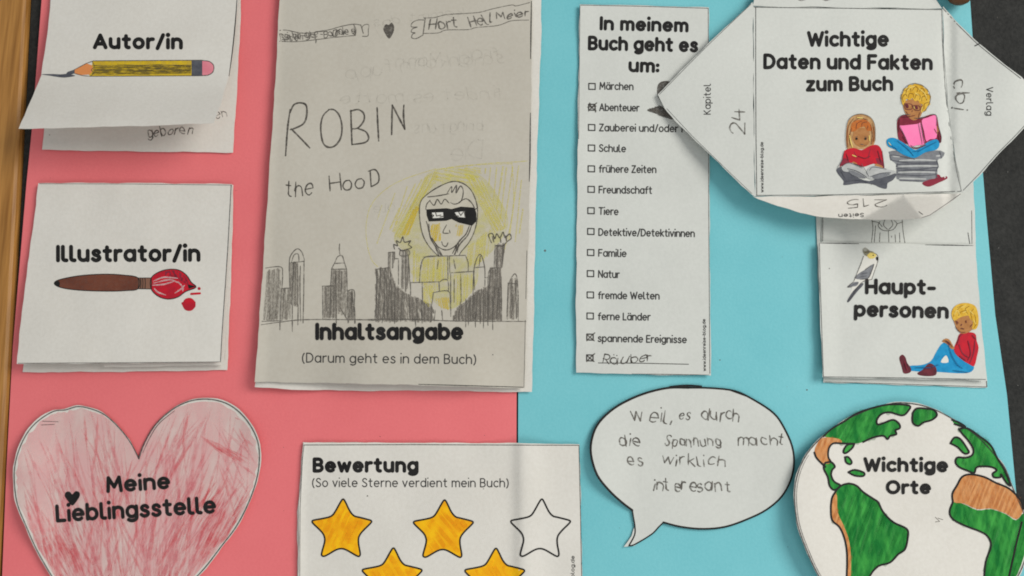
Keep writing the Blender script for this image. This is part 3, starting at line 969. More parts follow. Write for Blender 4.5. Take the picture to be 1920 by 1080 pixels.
p.done('pupil', M['pencil_dark'], t, dr)
Print(Hc, 1).dot(924, 665, 1.5).done('speck', M['pencil'], t)

# ================================================================== HEART
z3 = zt(0, 700, 2.842)
t = Thing('heart_card', 'heart-shaped paper shaded with red pencil and titled in black letters', 'paper heart', (255, 960))
w14 = wob(14, 0.0003, 260)


def Hh(x, y):
    return 0.0009 + w14(x, y) + 0.0046 * (0.45 + 0.55 * sin(y / 38.0 + 1.0) ** 2) * sstep(130, 25, x) + 0.0016 * (0.5 + 0.5 * sin(y / 30.0)) * sstep(430, 490, x)


lobeL = [(740, 452), (700, 372), (640, 292), (560, 217), (480, 182), (410, 170), (345, 188), (280, 196), (200, 245), (140, 310), (95, 400), (70, 500), (70, 600), (86, 700), (128, 805), (178, 920), (232, 1020), (290, 1110), (400, 1230), (540, 1350), (660, 1450)]
lobeR = [(780, 1330), (900, 1230), (1010, 1130), (1100, 1035), (1180, 930), (1260, 825), (1320, 715), (1365, 600), (1388, 490), (1386, 380), (1352, 290), (1290, 208), (1210, 152), (1110, 130), (1010, 142), (920, 187), (830, 268), (770, 368), (740, 452)]
L1 = spl(z3(*lobeL), n=4)
R1 = spl(z3(*lobeR), n=4)
ho = L1 + R1[1:-1]
sheet('paper_sheet', ho, Hh, M['paper'], t, step=9)


def shrink(poly, k, cx, cy):
    return [(cx + (x - cx) * k, cy + (y - cy) * k) for x, y in poly]


rz = random.Random(8)
hs = [(257 + (x - 257) * k, 965 + (y - 965) * k) for x, y, k in ((x, y, 0.972 + rz.uniform(-.012, .008)) for x, y in ho)]
wash = Print(Hh, 1).fill(hs, 10).done('red_wash', M['red_wash'], t)
rnd = random.Random(5)


def clipped(p, x0, y0, ang, ln, w, curve, poly):
    pts = []
    x, y = x0, y0
    a = radians(ang)
    for k in range(int(ln / 6)):
        if not inside((x, y), poly):
            break
        pts.append((x, y))
        x += cos(a) * 6
        y += sin(a) * 6
        a += radians(curve)
    if len(pts) > 2:
        p.ribbon(pts, w, .92, .25)


p = Print(Hh, 2)
q = Print(Hh, 3)
for i in range(620):
    x, y = rnd.uniform(25, 485), rnd.uniform(740, 1120) - (60 if rnd.random() < .2 else 0)
    if not inside((x, y), hs):
        continue
    # the strokes fan out from the bottom tip
    base = 62 + (x - 60) / 380 * 62
    if x < 150:
        base = 74
    if x > 400 and y < 900:
        base = rnd.choice((60, 110, 30))
    clipped(p if rnd.random() < .88 else q, x, y, base + rnd.gauss(0, 9), rnd.uniform(60, 220), rnd.uniform(2.0, 6.5), rnd.uniform(-.6, .6), hs)
for i in range(70):                                           # darker edge at lower right
    x = rnd.uniform(395, 475)
    y = rnd.uniform(890, 1000)
    if inside((x, y), hs):
        clipped(q, x, y, 116 + rnd.gauss(0, 4), rnd.uniform(50, 110), rnd.uniform(2, 4.4), .3, hs)
for i in range(34):                                           # dark patch across the right lobe
    x = rnd.uniform(375, 430)
    clipped(q, x, 818 + (x - 375) * .55 + rnd.uniform(-6, 10), 30 + rnd.gauss(0, 6), rnd.uniform(20, 60), rnd.uniform(1.5, 3), .5, hs)
for i in range(40):                                           # lower left
    x = rnd.uniform(75, 150)
    y = rnd.uniform(980, 1050)
    clipped(q, x, y, 62 + rnd.gauss(0, 6), rnd.uniform(40, 90), rnd.uniform(2, 3.6), .2, hs)
p.done('red_pencil_shading', M['red_pencil'], t)
q.done('heavy_red_shading', M['red_heavy'], t)
p = Print(Hh, 5)
p.text('Meine', (199, 925), (320, 917), 32, 6.8)
p.text('Lieblingsstelle', (105, 980), (406, 963), 34, 6.8)
p.done('title_lettering', M['black'], t)
cx, cy = 135.5, 934
hh = spl([(cx, cy + 14), (cx - 9, cy + 4), (cx - 14, cy - 4), (cx - 12, cy - 11), (cx - 5, cy - 12), (cx, cy - 7), (cx + 6, cy - 13), (cx + 13, cy - 11), (cx + 14, cy - 4), (cx + 8, cy + 6)], True, 3)
Print(Hh, 6).fill(hh, 5).done('heart_dot', M['black'], t)
p = Print(Hh, 4)
p.ribbon(shrink(L1, .988, 257, 965), 2.1)
p.ribbon(shrink(R1, .988, 257, 965), 2.3)
p.ribbon(spl(z3((760, 425), (800, 340), (850, 265), (930, 200))), 1.4, .4)
p.ribbon(spl(z3((220, 275), (290, 272))), 1)
p.ribbon(spl(z3((225, 255), (310, 258))), 1)
p.done('printed_border', M['line'], t)

# ================================================================== RATING CARD
z7 = zt(540, 720, 3.0)
t = Thing('rating_card', 'white card with rows of outlined stars, four coloured yellow and one blank', 'card', (825, 960))
w15 = wob(15, 0.0003, 260)


def Hr(x, y):
    # it bridges the gap between the two panels with a shallow crease
    d = x - 972
    return 0.0011 + w15(x, y) + 0.0018 * math.exp(-((d - 8) / (34.0 if d > 8 else 14.0)) ** 2) + 0.0008 * sstep(575, 560, x)


sheet('under_sheet', [(568, 829), (1085, 833), (1090, 1330), (548, 1330), (558, 1040), (557, 960), (563, 900)], lambda x, y: 0.0006 + w15(x, y), M['paper'], t)
sheet('paper_sheet', z7((88, 330), (700, 331), (1240, 332), (1640, 340), (1648, 700), (1655, 1080), (1662, 1800), (40, 1800), (60, 1080), (62, 700), (82, 400)), Hr, M['paper'], t, step=8, creases=[[(972, 850), (973, 1200)]])
p = Print(Hr)
p.ribbon(z7((90, 343), (700, 341), (1636, 345)), 1.5)
p.ribbon(z7((1637, 345), (1645, 700), (1652, 1080), (1658, 1500)), 1.5)
p.ribbon(z7((90, 345), (82, 420), (68, 700), (66, 1080), (56, 1500)), 1.1)
p.done('printed_border', M['line'], t)
Print(Hr).text('Bewertung', (586, 886.5), (785, 886.5), 29, 7.0).done('title_lettering', M['black'], t)
Print(Hr).text('(So viele Sterne verdient mein Buch)', (585, 913.5), (954, 914), 17.5, 2.2).done('subtitle_lettering', M['grey_print'], t)
Print(Hr).text('www.ideenreise-blog.de', (1076.5, 1175), (1077.5, 1042), 7.5, 1.3).done('web_address', M['grey_print'], t)
sps = [(310, 648), (322, 662), (348, 715), (372, 742), (400, 750), (455, 764), (470, 772), (462, 786), (418, 830), (398, 862), (397, 900), (406, 952), (402, 968), (386, 966), (330, 934), (300, 926), (268, 934), (212, 966), (192, 966), (190, 950), (206, 890), (205, 860), (190, 832), (145, 788), (136, 774), (146, 766), (200, 756), (240, 745), (262, 724), (296, 664)]
for i, (dx, dy, filled) in enumerate(((0, 0, 1), (571, 5, 1), (1118, 0, 0), (283, 275, 1), (860, 277, 1))):
    rr = random.Random(i)
    out = spl(z7(*[(a + dx, b + dy) for a, b in sps]), True, 3)
    st = Print(Hr, 3)
    st.ribbon(out + out[:1], 3.1)
    st.ribbon(out[-14:-1], 3.2, .7)
    st.ribbon(out[6:16], 3.0, .7)
    so = st.done('star', M['black'], t, label='blank star' if not filled else None)
    if filled:
        Print(Hr, 1).fill(out, 7).done('yellow_fill', M['star_yellow'], t, so)
        q = Print(Hr, 2)
        q.hatch(shrink(out, .8, 540 + (300 + dx) / 3, 720 + (820 + dy) / 3), rr.uniform(40, 130), 11, 9, 1.0, rnd=rr)
        q.done('orange_overlap', M['star_orange'], t, so)
p = Print(Hr)
p.dot(*z7((447, 630))[0], 1.6)
p.dot(*z7((1100, 590))[0], 1.0)
p.done('speck', M['pencil'], t)

# ================================================================== CHECKLIST
z8 = zt(1060, 0, 3.0)
z9 = zt(1060, 350, 2.842)
t = Thing('checklist', 'long narrow white paper strip listing fourteen tick boxes on the blue panel', 'checklist', (1207, 360))
w16 = wob(16, 0.0003, 260)


def Hl(x, y):
    return 0.0007 + w16(x, y) + 0.0010 * (0.5 + 0.5 * sin(y / 48.0 + 2)) * sstep(1130, 1082, x) + 0.0008 * sstep(660, 700, y)


sheet('paper_strip', [(1087, 8), (1200, 10), (1329, 14), (1330, 150), (1330.5, 350), (1331, 500), (1333.5, 704), (1250, 703), (1160, 701), (1080.5, 698), (1080, 560), (1082, 400), (1084, 200)], Hl, M['cool_paper'], t, step=8)
p = Print(Hl)
p.ribbon([(1089, 9.5), (1200, 11.6), (1328, 15.5)], 1.2)
p.ribbon([(1328, 15.5), (1328.5, 200), (1329, 400), (1331, 700)], 1.2)
p.ribbon([(1087.5, 10), (1086, 150), (1085, 260)], 1.0)
p.ribbon([(1185, 701), (1330, 703)], 1.4, .5)
p.done('printed_border', M['line'], t)
p = Print(Hl)
p.text('In meinem', (1124, 57), (1291, 61), 27, 6.3)
p.text('Buch geht es', (1102, 94.5), (1309, 98.5), 28, 6.3)
p.text('um:', (1178, 135.5), (1236, 137), 27, 6.3)
p.done('title_lettering', M['black'], t)
items = [('Märchen', 162, 1188), ('Abenteuer', 202, 1199), ('Zauberei und/oder Magie', 240, 1323), ('Schule', 278.5, 1174), ('frühere Zeiten', 317.5, 1231), ('Freundschaft', 356.5, 1223), ('Tiere', 396.5, 1160),
         ('Detektive/Detektivinnen', 436, 1303), ('Familie', 475, 1175), ('Natur', 514.5, 1162), ('fremde Welten', 554.5, 1237), ('ferne Länder', 594, 1220), ('spannende Ereignisse', 635, 1288)]
for i, (s, y, xe) in enumerate(items):
    f_ = i / 13
    xs = 1123.5 - 3.5 * f_
    Print(Hl).text(s, (xs, y + 6.5), (xe, y + 7.5 if xe < 1250 else y + 9), 15, 2.5).done('list_lettering', M['grey_print'], t)
for i in range(14):
    y = (162, 201, 239, 277.5, 316.5, 355, 395, 434, 473.5, 513, 553, 592.5, 632, 671)[i]
    xs = 1104 - 4 * i / 13
    b = Print(Hl)
    b.ribbon([(xs, y - 5.6), (xs + 12, y - 5.3), (xs + 12, y + 5.7), (xs, y + 5.4), (xs, y - 5.6)], 2.4)
    bo = b.done('tick_box', M['grey_print'], t)
    if i in (1, 12, 13):
        c = Print(Hl, 2)
        c.ribbon([(xs + 1, y - 4), (xs + 14, y + 7)], 2.2)
        c.ribbon([(xs + 15, y - 8), (xs + 7, y - 1), (xs, y + 7)], 2.2)
        if i == 1:
            c.ribbon([(xs + 2, y - 8), (xs + 6, y + 2), (xs + 12, y - 6), (xs + 13, y + 9)], 2.2)
            c.ribbon([(xs - 2, y), (xs + 14, y - 2)], 1.8)
        c.done('pencil_cross', M['pencil_dark'], t, bo)
p = Print(Hl)
p.ribbon([(1122, 680.5), (1200, 681), (1291, 683)], 1.5)
p.done('writing_line', M['grey_print'], t)
Print(Hl, 2).text('Räuber', (1128, 682), (1224, 679), 20, 2.2, .10, slant=.15).done('pencil_writing', M['pencil_dark'], t)
Print(Hl).text('www.ideenreise-blog.de', (1324, 696), (1323, 598), 6.5, 1.25).done('web_address', M['grey_print'], t)
# dark patches with thin lines on the strip, half hidden under the envelope's tip
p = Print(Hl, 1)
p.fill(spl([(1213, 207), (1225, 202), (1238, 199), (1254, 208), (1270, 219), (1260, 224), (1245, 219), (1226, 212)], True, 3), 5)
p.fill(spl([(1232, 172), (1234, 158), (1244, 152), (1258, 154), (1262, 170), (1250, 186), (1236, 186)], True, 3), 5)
sc = p.done('dark_patch', M['pencil_dark'], t)
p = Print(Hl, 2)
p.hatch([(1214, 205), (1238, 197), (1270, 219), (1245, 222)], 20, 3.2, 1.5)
p.done('patch_lines', M['pencil'], t, sc)

# ================================================================== FACTS ENVELOPE
za = zt(1220, 0, 2.7)
zc = zt(1540, 0, 2.571)
zd = zt(1400, 340, 4.364)
t = Thing('facts_envelope', 'white paper envelope with four pointed flaps opened out and two reading children drawn on it', 'paper envelope', (1600, 190))
w17 = wob(17, 0.0003, 240)


def He(x, y):
    b = 0.0040 + w17(x, y) + 0.0050 * sstep(120, 380, y)
    if x < 1415:                    # left flap: rises a little, then its point comes down again
        d = (1415 - x) / 182.0
        b = b * (1 - 0.5 * min(1, d)) + 0.0010 * sin(min(1, d) * pi * 0.9)
    if x > 1767:
        d = (x - 1767) / 150.0
        b += 0.0042 * sstep(0, 1, d) - 0.0012 * sin(min(1, d * 6) * pi)
    return b


sq = [(1413, 12), (1590, 14), (1767, 17), (1769.5, 97), (1776, 194), (1789, 288), (1804.5, 360), (1660, 364.5), (1540, 367), (1416, 368), (1414, 250), (1413, 120)]
sheet('envelope_back', [(1420, 22), (1760, 26), (1790, 352), (1424, 358)], lambda x, y: He(x, y) - 0.0007, M['cool_paper'], t)
sheet('envelope_square', sq, He, M['cool_paper'], t, step=9)
lf = [(1412.2, 12), (1411, 4), (1370, 42), (1331, 79), (1285, 125), (1233, 177), (1247, 203), (1266, 227), (1298, 258), (1331, 289), (1372, 330), (1409, 365), (1415.2, 368), (1413.2, 250), (1412.2, 120)]
sheet('left_flap', lf, He, M['cool_paper'], t, step=8)
rf = [(1767.8, 17), (1768, 12), (1790, 38), (1836, 82), (1875, 114), (1915, 144), (1938, 170), (1942, 200), (1932, 228), (1905, 257), (1870, 292), (1838, 328), (1805.3, 361), (1789.8, 288), (1776.8, 194), (1770.3, 97)]
sheet('right_flap', rf, He, M['cool_paper'], t, step=8)
Ht = lambda x, y: He(x, 13) - 0.0022 * sstep(6, -60, y) + 0.0
sheet('top_flap', [(1412.5, 11.3), (1416, -10), (1500, -100), (1560, -170), (1620, -172), (1700, -90), (1750, -8), (1766, 16)], Ht, M['cool_paper'], t, step=10)


def zb3(x, y):
    """bottom flap: two paper planes with a bent-back facet between them"""
    base = He(x, 367)
    d = max(0.0, (y - 367) / 45.0)
    b = base - 0.0008 * min(1, d * 3) + 0.003 * d
    # ridge line from (1695,368) to (1730,410), valley from (1652,384) to (1615,411)
    ridge = 1695 + (y - 368) * 0.83
    val = 1690 - (y - 368) * 1.75
    if y > 368:
        if x >= ridge:
            b += 0.0215 * d * max(0, 1 - (x - ridge) / 150.0)
        elif x > val:
            b += 0.0215 * d * (x - val) / max(1.0, ridge - val)
    return b


bf = [(1410, 367), (1421, 373), (1446, 382), (1471, 390), (1500, 399), (1528, 405), (1583, 410), (1620, 412), (1680, 412), (1730, 409.5), (1745, 404), (1775, 384), (1803, 362.5), (1700, 364.6), (1660, 365.6), (1540, 368), (1416, 369)]
sheet('bottom_flap', bf, zb3, M['paper'], t, step=4, creases=[[(1696, 369), (1729, 408.5)], [(1688, 369), (1617, 410)]])
p = Print(zb3, 3)
p.text('215', (1662, 373), (1587, 374), 16, 1.9, .08)
p.done('pencilled_number', M['pencil'], t)
Print(zb3, 3).text('Seiten', (1620, 399), (1572, 401), 8, 1.4).done('caption_lettering', M['grey_print'], t)
Print(zb3, 3).ribbon([(1729, 408), (1744, 403), (1775, 382), (1801, 363.6)], 1.1).ribbon([(1723, 397), (1730, 402)], 1.6).done('printed_border', M['line'], t)
p = Print(He)
p.ribbon([(1414.5, 13.5), (1590, 15.5), (1765.5, 18)], 1.5)
p.ribbon([(1417, 14), (1417, 120), (1417.5, 250), (1419, 366)], 1.5)
p.ribbon([(1418, 366.3), (1540, 365.5), (1660, 363), (1802, 358.5)], 1.3)
p.ribbon(spl([(1766, 18), (1768.5, 97), (1774.8, 194), (1787.6, 288), (1802.5, 358)]), 1.1)
p.done('printed_border', M['line'], t)
p = Print(He)
p.ribbon([(1408, 8), (1370, 44), (1331, 81.5), (1285, 127.5), (1236.5, 177)], 1.0)
p.ribbon([(1250, 203.5), (1298, 255), (1370, 325), (1410, 363)], .9)
p.done('flap_border', M['line'], t)
p = Print(He)
p.ribbon([(1768.5, 16), (1790, 40.5), (1828, 78), (1836, 85), (1875, 117), (1914, 147)], 1.5)
p.ribbon([(1828, 86), (1836, 82)], 2.4)
p.ribbon([(1930, 226), (1903, 255), (1868, 290), (1836, 326), (1806, 357)], 1.3)
p.done('flap_border', M['line'], t)
p = Print(He)
p.text('Wichtige', (1513, 88), (1667, 88), 30, 6.7)
p.text('Daten und Fakten', (1431, 130), (1749, 132), 30, 6.7)
p.text('zum Buch', (1511, 172), (1675, 171), 29, 6.7)
p.done('title_lettering', M['black'], t)
Print(He).text('Kapitel', (1333, 215), (1333, 157), 14, 1.9).done('caption_lettering', M['grey_print'], t)
Print(He).text('Verlag', (1849, 163), (1849, 217), 13.5, 1.9).done('caption_lettering', M['grey_print'], t)
Print(He).text('24', (1399, 253), (1397, 200), 29, 2.9, .05).done('pencilled_number', M['pencil'], t)
Print(He).text('cbj', (1790, 149), (1790, 207), 29, 3.0, .08).done('pencil_writing', M['pencil'], t)
Print(He).text('www.ideenreise-blog.de', (1432, 361), (1431.5, 266), 6.5, 1.25).done('web_address', M['grey_print'], t)
Print(Ht).ribbon(spl([(1494, -3), (1502, 1), (1512, -2)]), 1.6).ribbon(spl([(1540, -3), (1549, 1), (1560, -3)]), 1.6).done('pencil_writing', M['pencil'], t)


def picture(name, H, th, fr, layers, label):
    """a small printed and coloured-in picture: the first layer is the part, the rest are its pieces"""
    root = None
    for k, (nm, mat, fills, strokes, w) in enumerate(layers):
        p = Print(H, 1 + k)
        for q in fills:
            p.fill(spl(fr(*q), True, 3), 6)
        for q in strokes:
            if len(q) == 1:
                p.dot(*fr(q[0])[0], w)
            else:
                p.ribbon(spl(fr(*q)), w, .3)
        o = p.done(name if root is None else nm, M[mat], th, root, label if root is None else None)
        root = root or o


ze = zt(1540, 150, 4.908)
picture('reading_girl_picture', He, t, ze, [
    ('hair', 'hair_brown', [[(240, 640), (225, 560), (230, 450), (250, 370), (300, 325), (370, 312), (440, 335), (480, 380), (497, 450), (497, 540), (480, 600), (430, 630), (300, 640)]], [], 1),
    ('legs', 'grey_dark', [[(140, 820), (200, 800), (300, 880), (440, 930), (560, 880), (690, 860), (660, 920), (610, 950), (600, 1000), (540, 990), (470, 960), (350, 950), (210, 968), (205, 930), (150, 860)]], [], 1),
    ('sweater', 'red', [[(215, 650), (300, 625), (370, 645), (450, 605), (520, 600), (560, 660), (575, 800), (520, 790), (480, 770), (380, 800), (280, 770), (205, 775), (170, 800), (190, 740)]], [], 1),
    ('sleeve', 'dark_red', [[(170, 790), (205, 720), (260, 750), (230, 775)], [(500, 720), (560, 740), (580, 810), (540, 810)]], [((300, 660), (330, 720)), ((450, 640), (430, 720))], 1.4),
    ('face', 'skin', [[(290, 520), (310, 460), (370, 440), (430, 460), (448, 520), (440, 580), (400, 612), (350, 612), (305, 580)], [(500, 770), (560, 790), (560, 815), (500, 815)], [(290, 750), (330, 770), (320, 790), (290, 780)]], [], 1),
    ('fringe', 'hair_orange', [[(270, 470), (280, 400), (330, 370), (400, 365), (450, 400), (468, 460), (420, 465), (400, 430), (350, 440), (310, 470)]], [((245, 430), (240, 520), (240, 600)), ((480, 430), (485, 520), (470, 590))], 2.0),
    ('book', 'grey_light', [[(190, 795), (260, 760), (340, 785), (400, 840), (435, 900), (380, 890), (280, 850), (205, 840)], [(415, 870), (435, 810), (490, 790), (600, 820), (690, 845), (620, 880), (500, 910), (440, 910)]], [], 1),
    ('book_shading', 'grey', [[(250, 830), (330, 850), (410, 900), (360, 900), (280, 870)], [(470, 880), (560, 860), (640, 862), (560, 900), (490, 912)]], [], 1),
    ('hair_strands', 'brown_pen', [], [((245, 620), (238, 520), (255, 420), (300, 350)), ((268, 600), (262, 520), (280, 440)), ((460, 590), (470, 500), (455, 410)), ((480, 570), (488, 480), (470, 400)), ((300, 380), (360, 350), (430, 370)), ((320, 450), (330, 400), (370, 380)), ((370, 430), (380, 395), (420, 385)), ((420, 455), (430, 420))], 1.1),
    ('sweater_shading', 'shoe', [], [((230, 680), (250, 740)), ((340, 700), (400, 720), (450, 700)), ((520, 650), (550, 760)), ((300, 770), (380, 795))], 1.4),
    ('page_lines', 'grey_dark', [], [((240, 815), (330, 840), (420, 895)), ((450, 890), (540, 860), (640, 850)), ((180, 830), (220, 900)), ((460, 960), (560, 930), (640, 900)), ((230, 930), (330, 920), (430, 940)), ((540, 960), (600, 950))], 1.3),
    ('highlight', 'hair_light', [], [((260, 510), (275, 580), (290, 620)), ((330, 345), (380, 350)), ((440, 510), (445, 560)), ((285, 690), (320, 705))], 2.0),
    ('face_features', 'black', [], [((325, 540),), ((408, 541),)], 2.2),
    ('outline', 'grey_dark', [], [((240, 640), (225, 560), (230, 450), (250, 370), (300, 325), (370, 312), (440, 335), (480, 380), (497, 450), (497, 560)), ((400, 600), (420, 605)), ((370, 770), (400, 820), (440, 890)), ((360, 590), (390, 594)), ((310, 525), (335, 520)), ((400, 522), (425, 525)),
                                  ((210, 650), (190, 740), (145, 810)), ((560, 650), (580, 800)), ((445, 830), (480, 800), (600, 820)), ((190, 795), (260, 762), (380, 810))], .9)],
    'small picture of a long-haired girl in a red sweater reading a grey book')
stack = []
picture('reading_boy_picture', He, t, ze, [
    ('books', 'grey', [[(630, 690), (660, 650), (1100, 650), (1110, 720), (1070, 740), (1060, 920), (960, 940), (720, 920), (690, 880), (690, 780), (640, 735)]], [], 1),
    ('shoes', 'dark_red', [[(930, 945), (1000, 915), (1050, 905), (1060, 870), (1090, 875), (1105, 895), (1150, 885), (1158, 908), (1080, 945), (1000, 980), (950, 972)]], [], 1),
    ('book_edges', 'grey_light', [], [((720, 742), (900, 735), (1060, 742)), ((710, 795), (900, 790), (1070, 792)), ((710, 850), (880, 846), (1060, 850)), ((720, 905), (850, 908), (960, 912)), ((660, 700), (720, 705)), ((1060, 700), (1100, 695))], 3.2),
    ('book_lines', 'grey_dark', [], [((640, 735), (800, 760), (1070, 755)), ((690, 815), (900, 820), (1080, 800)), ((700, 870), (900, 880), (1060, 870)), ((700, 770), (690, 800)), ((630, 690), (640, 735)), ((1090, 660), (1105, 715)), ((640, 690), (720, 700), (860, 730)), ((700, 775), (1070, 770)), ((710, 835), (1050, 830)), ((720, 925), (900, 930)), ((1060, 740), (1075, 790), (1055, 850), (1065, 900))], 1.9),
    ('sweater', 'dark_red', [[(700, 370), (740, 325), (820, 318), (900, 350), (1000, 318), (1060, 325), (1080, 420), (1105, 520), (1098, 580), (1040, 560), (900, 600), (790, 590), (720, 560), (700, 480)]], [], 1),
    ('jeans', 'jeans', [[(600, 560), (625, 535), (680, 535), (760, 580), (850, 640), (900, 630), (980, 570), (1060, 545), (1088, 590), (1060, 640), (960, 665), (900, 700), (850, 718), (760, 690), (680, 640), (615, 610)]], [], 1),
    ('face', 'skin', [[(755, 220), (800, 180), (880, 185), (930, 240), (930, 290), (905, 345), (850, 372), (800, 340), (765, 285)], [(1030, 460), (1060, 420), (1080, 450), (1070, 500)]], [], 1),
    ('hair', 'hair', [[(738, 190), (732, 140), (752, 118), (758, 78), (790, 72), (808, 42), (840, 46), (862, 28), (900, 42), (930, 44), (948, 72), (982, 88), (984, 122), (1010, 150), (998, 190), (1002, 226), (974, 246), (966, 282), (940, 288), (925, 304), (922, 260), (932, 226), (905, 214), (890, 188), (862, 196), (838, 168), (812, 184), (786, 172), (772, 200), (752, 232)]], [], 1),
    ('open_book', 'pink_pen', [[(718, 428), (760, 418), (880, 405), (915, 397), (935, 500), (950, 588), (880, 600), (815, 612), (790, 560), (770, 515)], [(925, 372), (980, 345), (1055, 326), (1060, 420), (1060, 530), (1000, 545), (965, 562), (945, 470)]], [], 1),
    ('glasses', 'shoe', [[(772, 222), (800, 226), (802, 256), (780, 256)], [(862, 240), (885, 243), (888, 268), (866, 266)]], [((765, 216), (832, 225), (836, 264), (785, 270), (766, 250), (765, 216)), ((850, 234), (902, 240), (906, 276), (860, 275), (850, 234)), ((832, 240), (852, 242)), ((904, 250), (932, 240)), ((820, 335), (860, 325)), ((838, 280), (834, 295))], 1.3),
    ('hair_strands', 'hair_dark', [], [((755, 200), (748, 160), (775, 130), (790, 150)), ((780, 120), (790, 85), (820, 80), (825, 105)), ((800, 165), (812, 125), (845, 130), (850, 160)), ((840, 95), (865, 60), (890, 80), (880, 110)), ((860, 170), (880, 130), (910, 145), (905, 180)), ((905, 105), (925, 75), (950, 100), (935, 130)), ((925, 195), (930, 155), (965, 150), (970, 185)), ((945, 260), (950, 220), (985, 205)), ((960, 130), (990, 135)), ((932, 285), (935, 255)), ((765, 100), (780, 95))], 1.6),
    ('skin_shading', 'brown_pen', [], [((780, 290), (800, 320)), ((905, 300), (895, 345)), ((1040, 450), (1062, 490))], 1.6),
    ('sweater_shading', 'shoe', [], [((720, 360), (712, 480)), ((740, 340), (820, 335)), ((1075, 480), (1090, 570)), ((750, 520), (790, 580)), ((820, 615), (880, 628), (960, 600)), ((900, 350), (990, 335))], 1.8),
    ('jeans_shading', 'jeans_dark', [], [((700, 560), (800, 640), (850, 700)), ((1060, 570), (960, 620), (890, 660)), ((640, 600), (700, 640)), ((840, 660), (900, 650))], 1.4),
    ('highlight', 'hair_light', [], [((790, 100), (820, 70), (860, 60)), ((900, 80), (950, 120), (970, 170)), ((860, 120), (900, 140)), ((620, 575), (640, 600)), ((930, 250), (920, 290)), ((850, 245), (860, 262))], 1.6),
    ('outline', 'grey_dark', [], [((738, 220), (738, 150), (760, 90), (800, 48), (860, 32), (930, 50), (985, 100), (1006, 170), (985, 240), (945, 295)), ((895, 400), (930, 590)), ((915, 395), (950, 585)), ((700, 370), (740, 325), (820, 318)), ((1000, 318), (1058, 325), (1062, 420)), ((820, 600), (880, 622), (960, 590)), ((1075, 420), (1105, 520), (1098, 575)),
                                  ((720, 420), (770, 520), (800, 590)), ((860, 350), (920, 352), (960, 335))], 1.0)],
    'small picture of a fair-haired boy with glasses sitting on a pile of books with an open pink book')

# ================================================================== CHARACTERS CARD
zf = zt(1500, 380, 3.0)
t = Thing('characters_card', 'white card below the envelope, with a cockatiel and a sitting boy on it', 'card', (1690, 590))
w18 = wob(18, 0.0002, 240)
Hk0 = lambda x, y: 0.0005 + w18(x, y)
Hk1 = lambda x, y: 0.0010 + w18(x, y)
Hk2 = lambda x, y: 0.0019 + w18(x, y) + 0.0014 * sstep(1580, 1535, x) + 0.0008 * sstep(640, 710, y)
sheet('back_sheet', [(1530, 300), (1822, 300), (1828, 392), (1829, 456), (1836, 560), (1852, 727), (1700, 722), (1544, 717), (1536, 560), (1531, 440)], Hk0, M['cool_paper'], t)
sheet('unfolded_sheet', [(1541, 300), (1820, 300), (1823, 380), (1824, 462), (1700, 470), (1541, 468)], Hk1, M['cool_paper'], t)
sheet('front_sheet', [(1535, 454), (1680, 457), (1827, 459), (1830, 500), (1833, 545), (1841, 630), (1850, 713), (1700, 710), (1543, 708), (1539, 620), (1536, 530)], Hk2, M['cool_paper'], t, step=8)
p = Print(Hk1)
for q in (((405, 98), (410, 150), (402, 222)), ((405, 105), (440, 112), (462, 135)), ((425, 130), (418, 222)), ((450, 105), (440, 130), (460, 152), (490, 158), (525, 150), (545, 120), (530, 100)), ((480, 90), (470, 125), (492, 150)), ((510, 92), (522, 125), (498, 152)), ((497, 158), (500, 222)), ((450, 170), (447, 220)), ((535, 180), (538, 222)),
          ((575, 98), (580, 160), (590, 225)), ((545, 120), (578, 108)), ((560, 170), (562, 222)), ((515, 188), (515, 195))):
    p.ribbon(spl(zf(*q)), 1.3)
p.done('pencil_sketch', M['pencil_dark'], t)
p = Print(Hk1)
p.ribbon([(1543, 400), (1542.5, 452)], 1.4)
p.ribbon([(1822, 395), (1822.5, 457)], 1.2)
p.ribbon(zf((945, 170), (955, 230)), 1.6)
p.done('sheet_border', M['line'], t)
p = Print(Hk2)
p.ribbon([(1536, 455.5), (1610, 457)], 2.0, .4)
p.ribbon([(1735, 459), (1825, 460.5)], 2.0, .6)
p.ribbon([(1536.5, 457), (1538, 530), (1541, 620), (1544, 706)], 1.3)
p.ribbon([(1544, 706.5), (1700, 708.5), (1848, 711.5)], 1.3)
p.done('printed_border', M['line'], t)
Print(Hk0).ribbon([(1546, 716), (1700, 720.5), (1850, 725.5)], 1.2).ribbon([(1849.5, 715), (1850.5, 725)], 1.6).done('sheet_border', M['line'], t)
p = Print(Hk2, 6)
p.text('Haupt-', (1622, 552), (1755, 553), 30, 6.8)
p.text('personen', (1601, 594), (1779, 598), 30, 6.8)
p.done('title_lettering', M['black'], t)
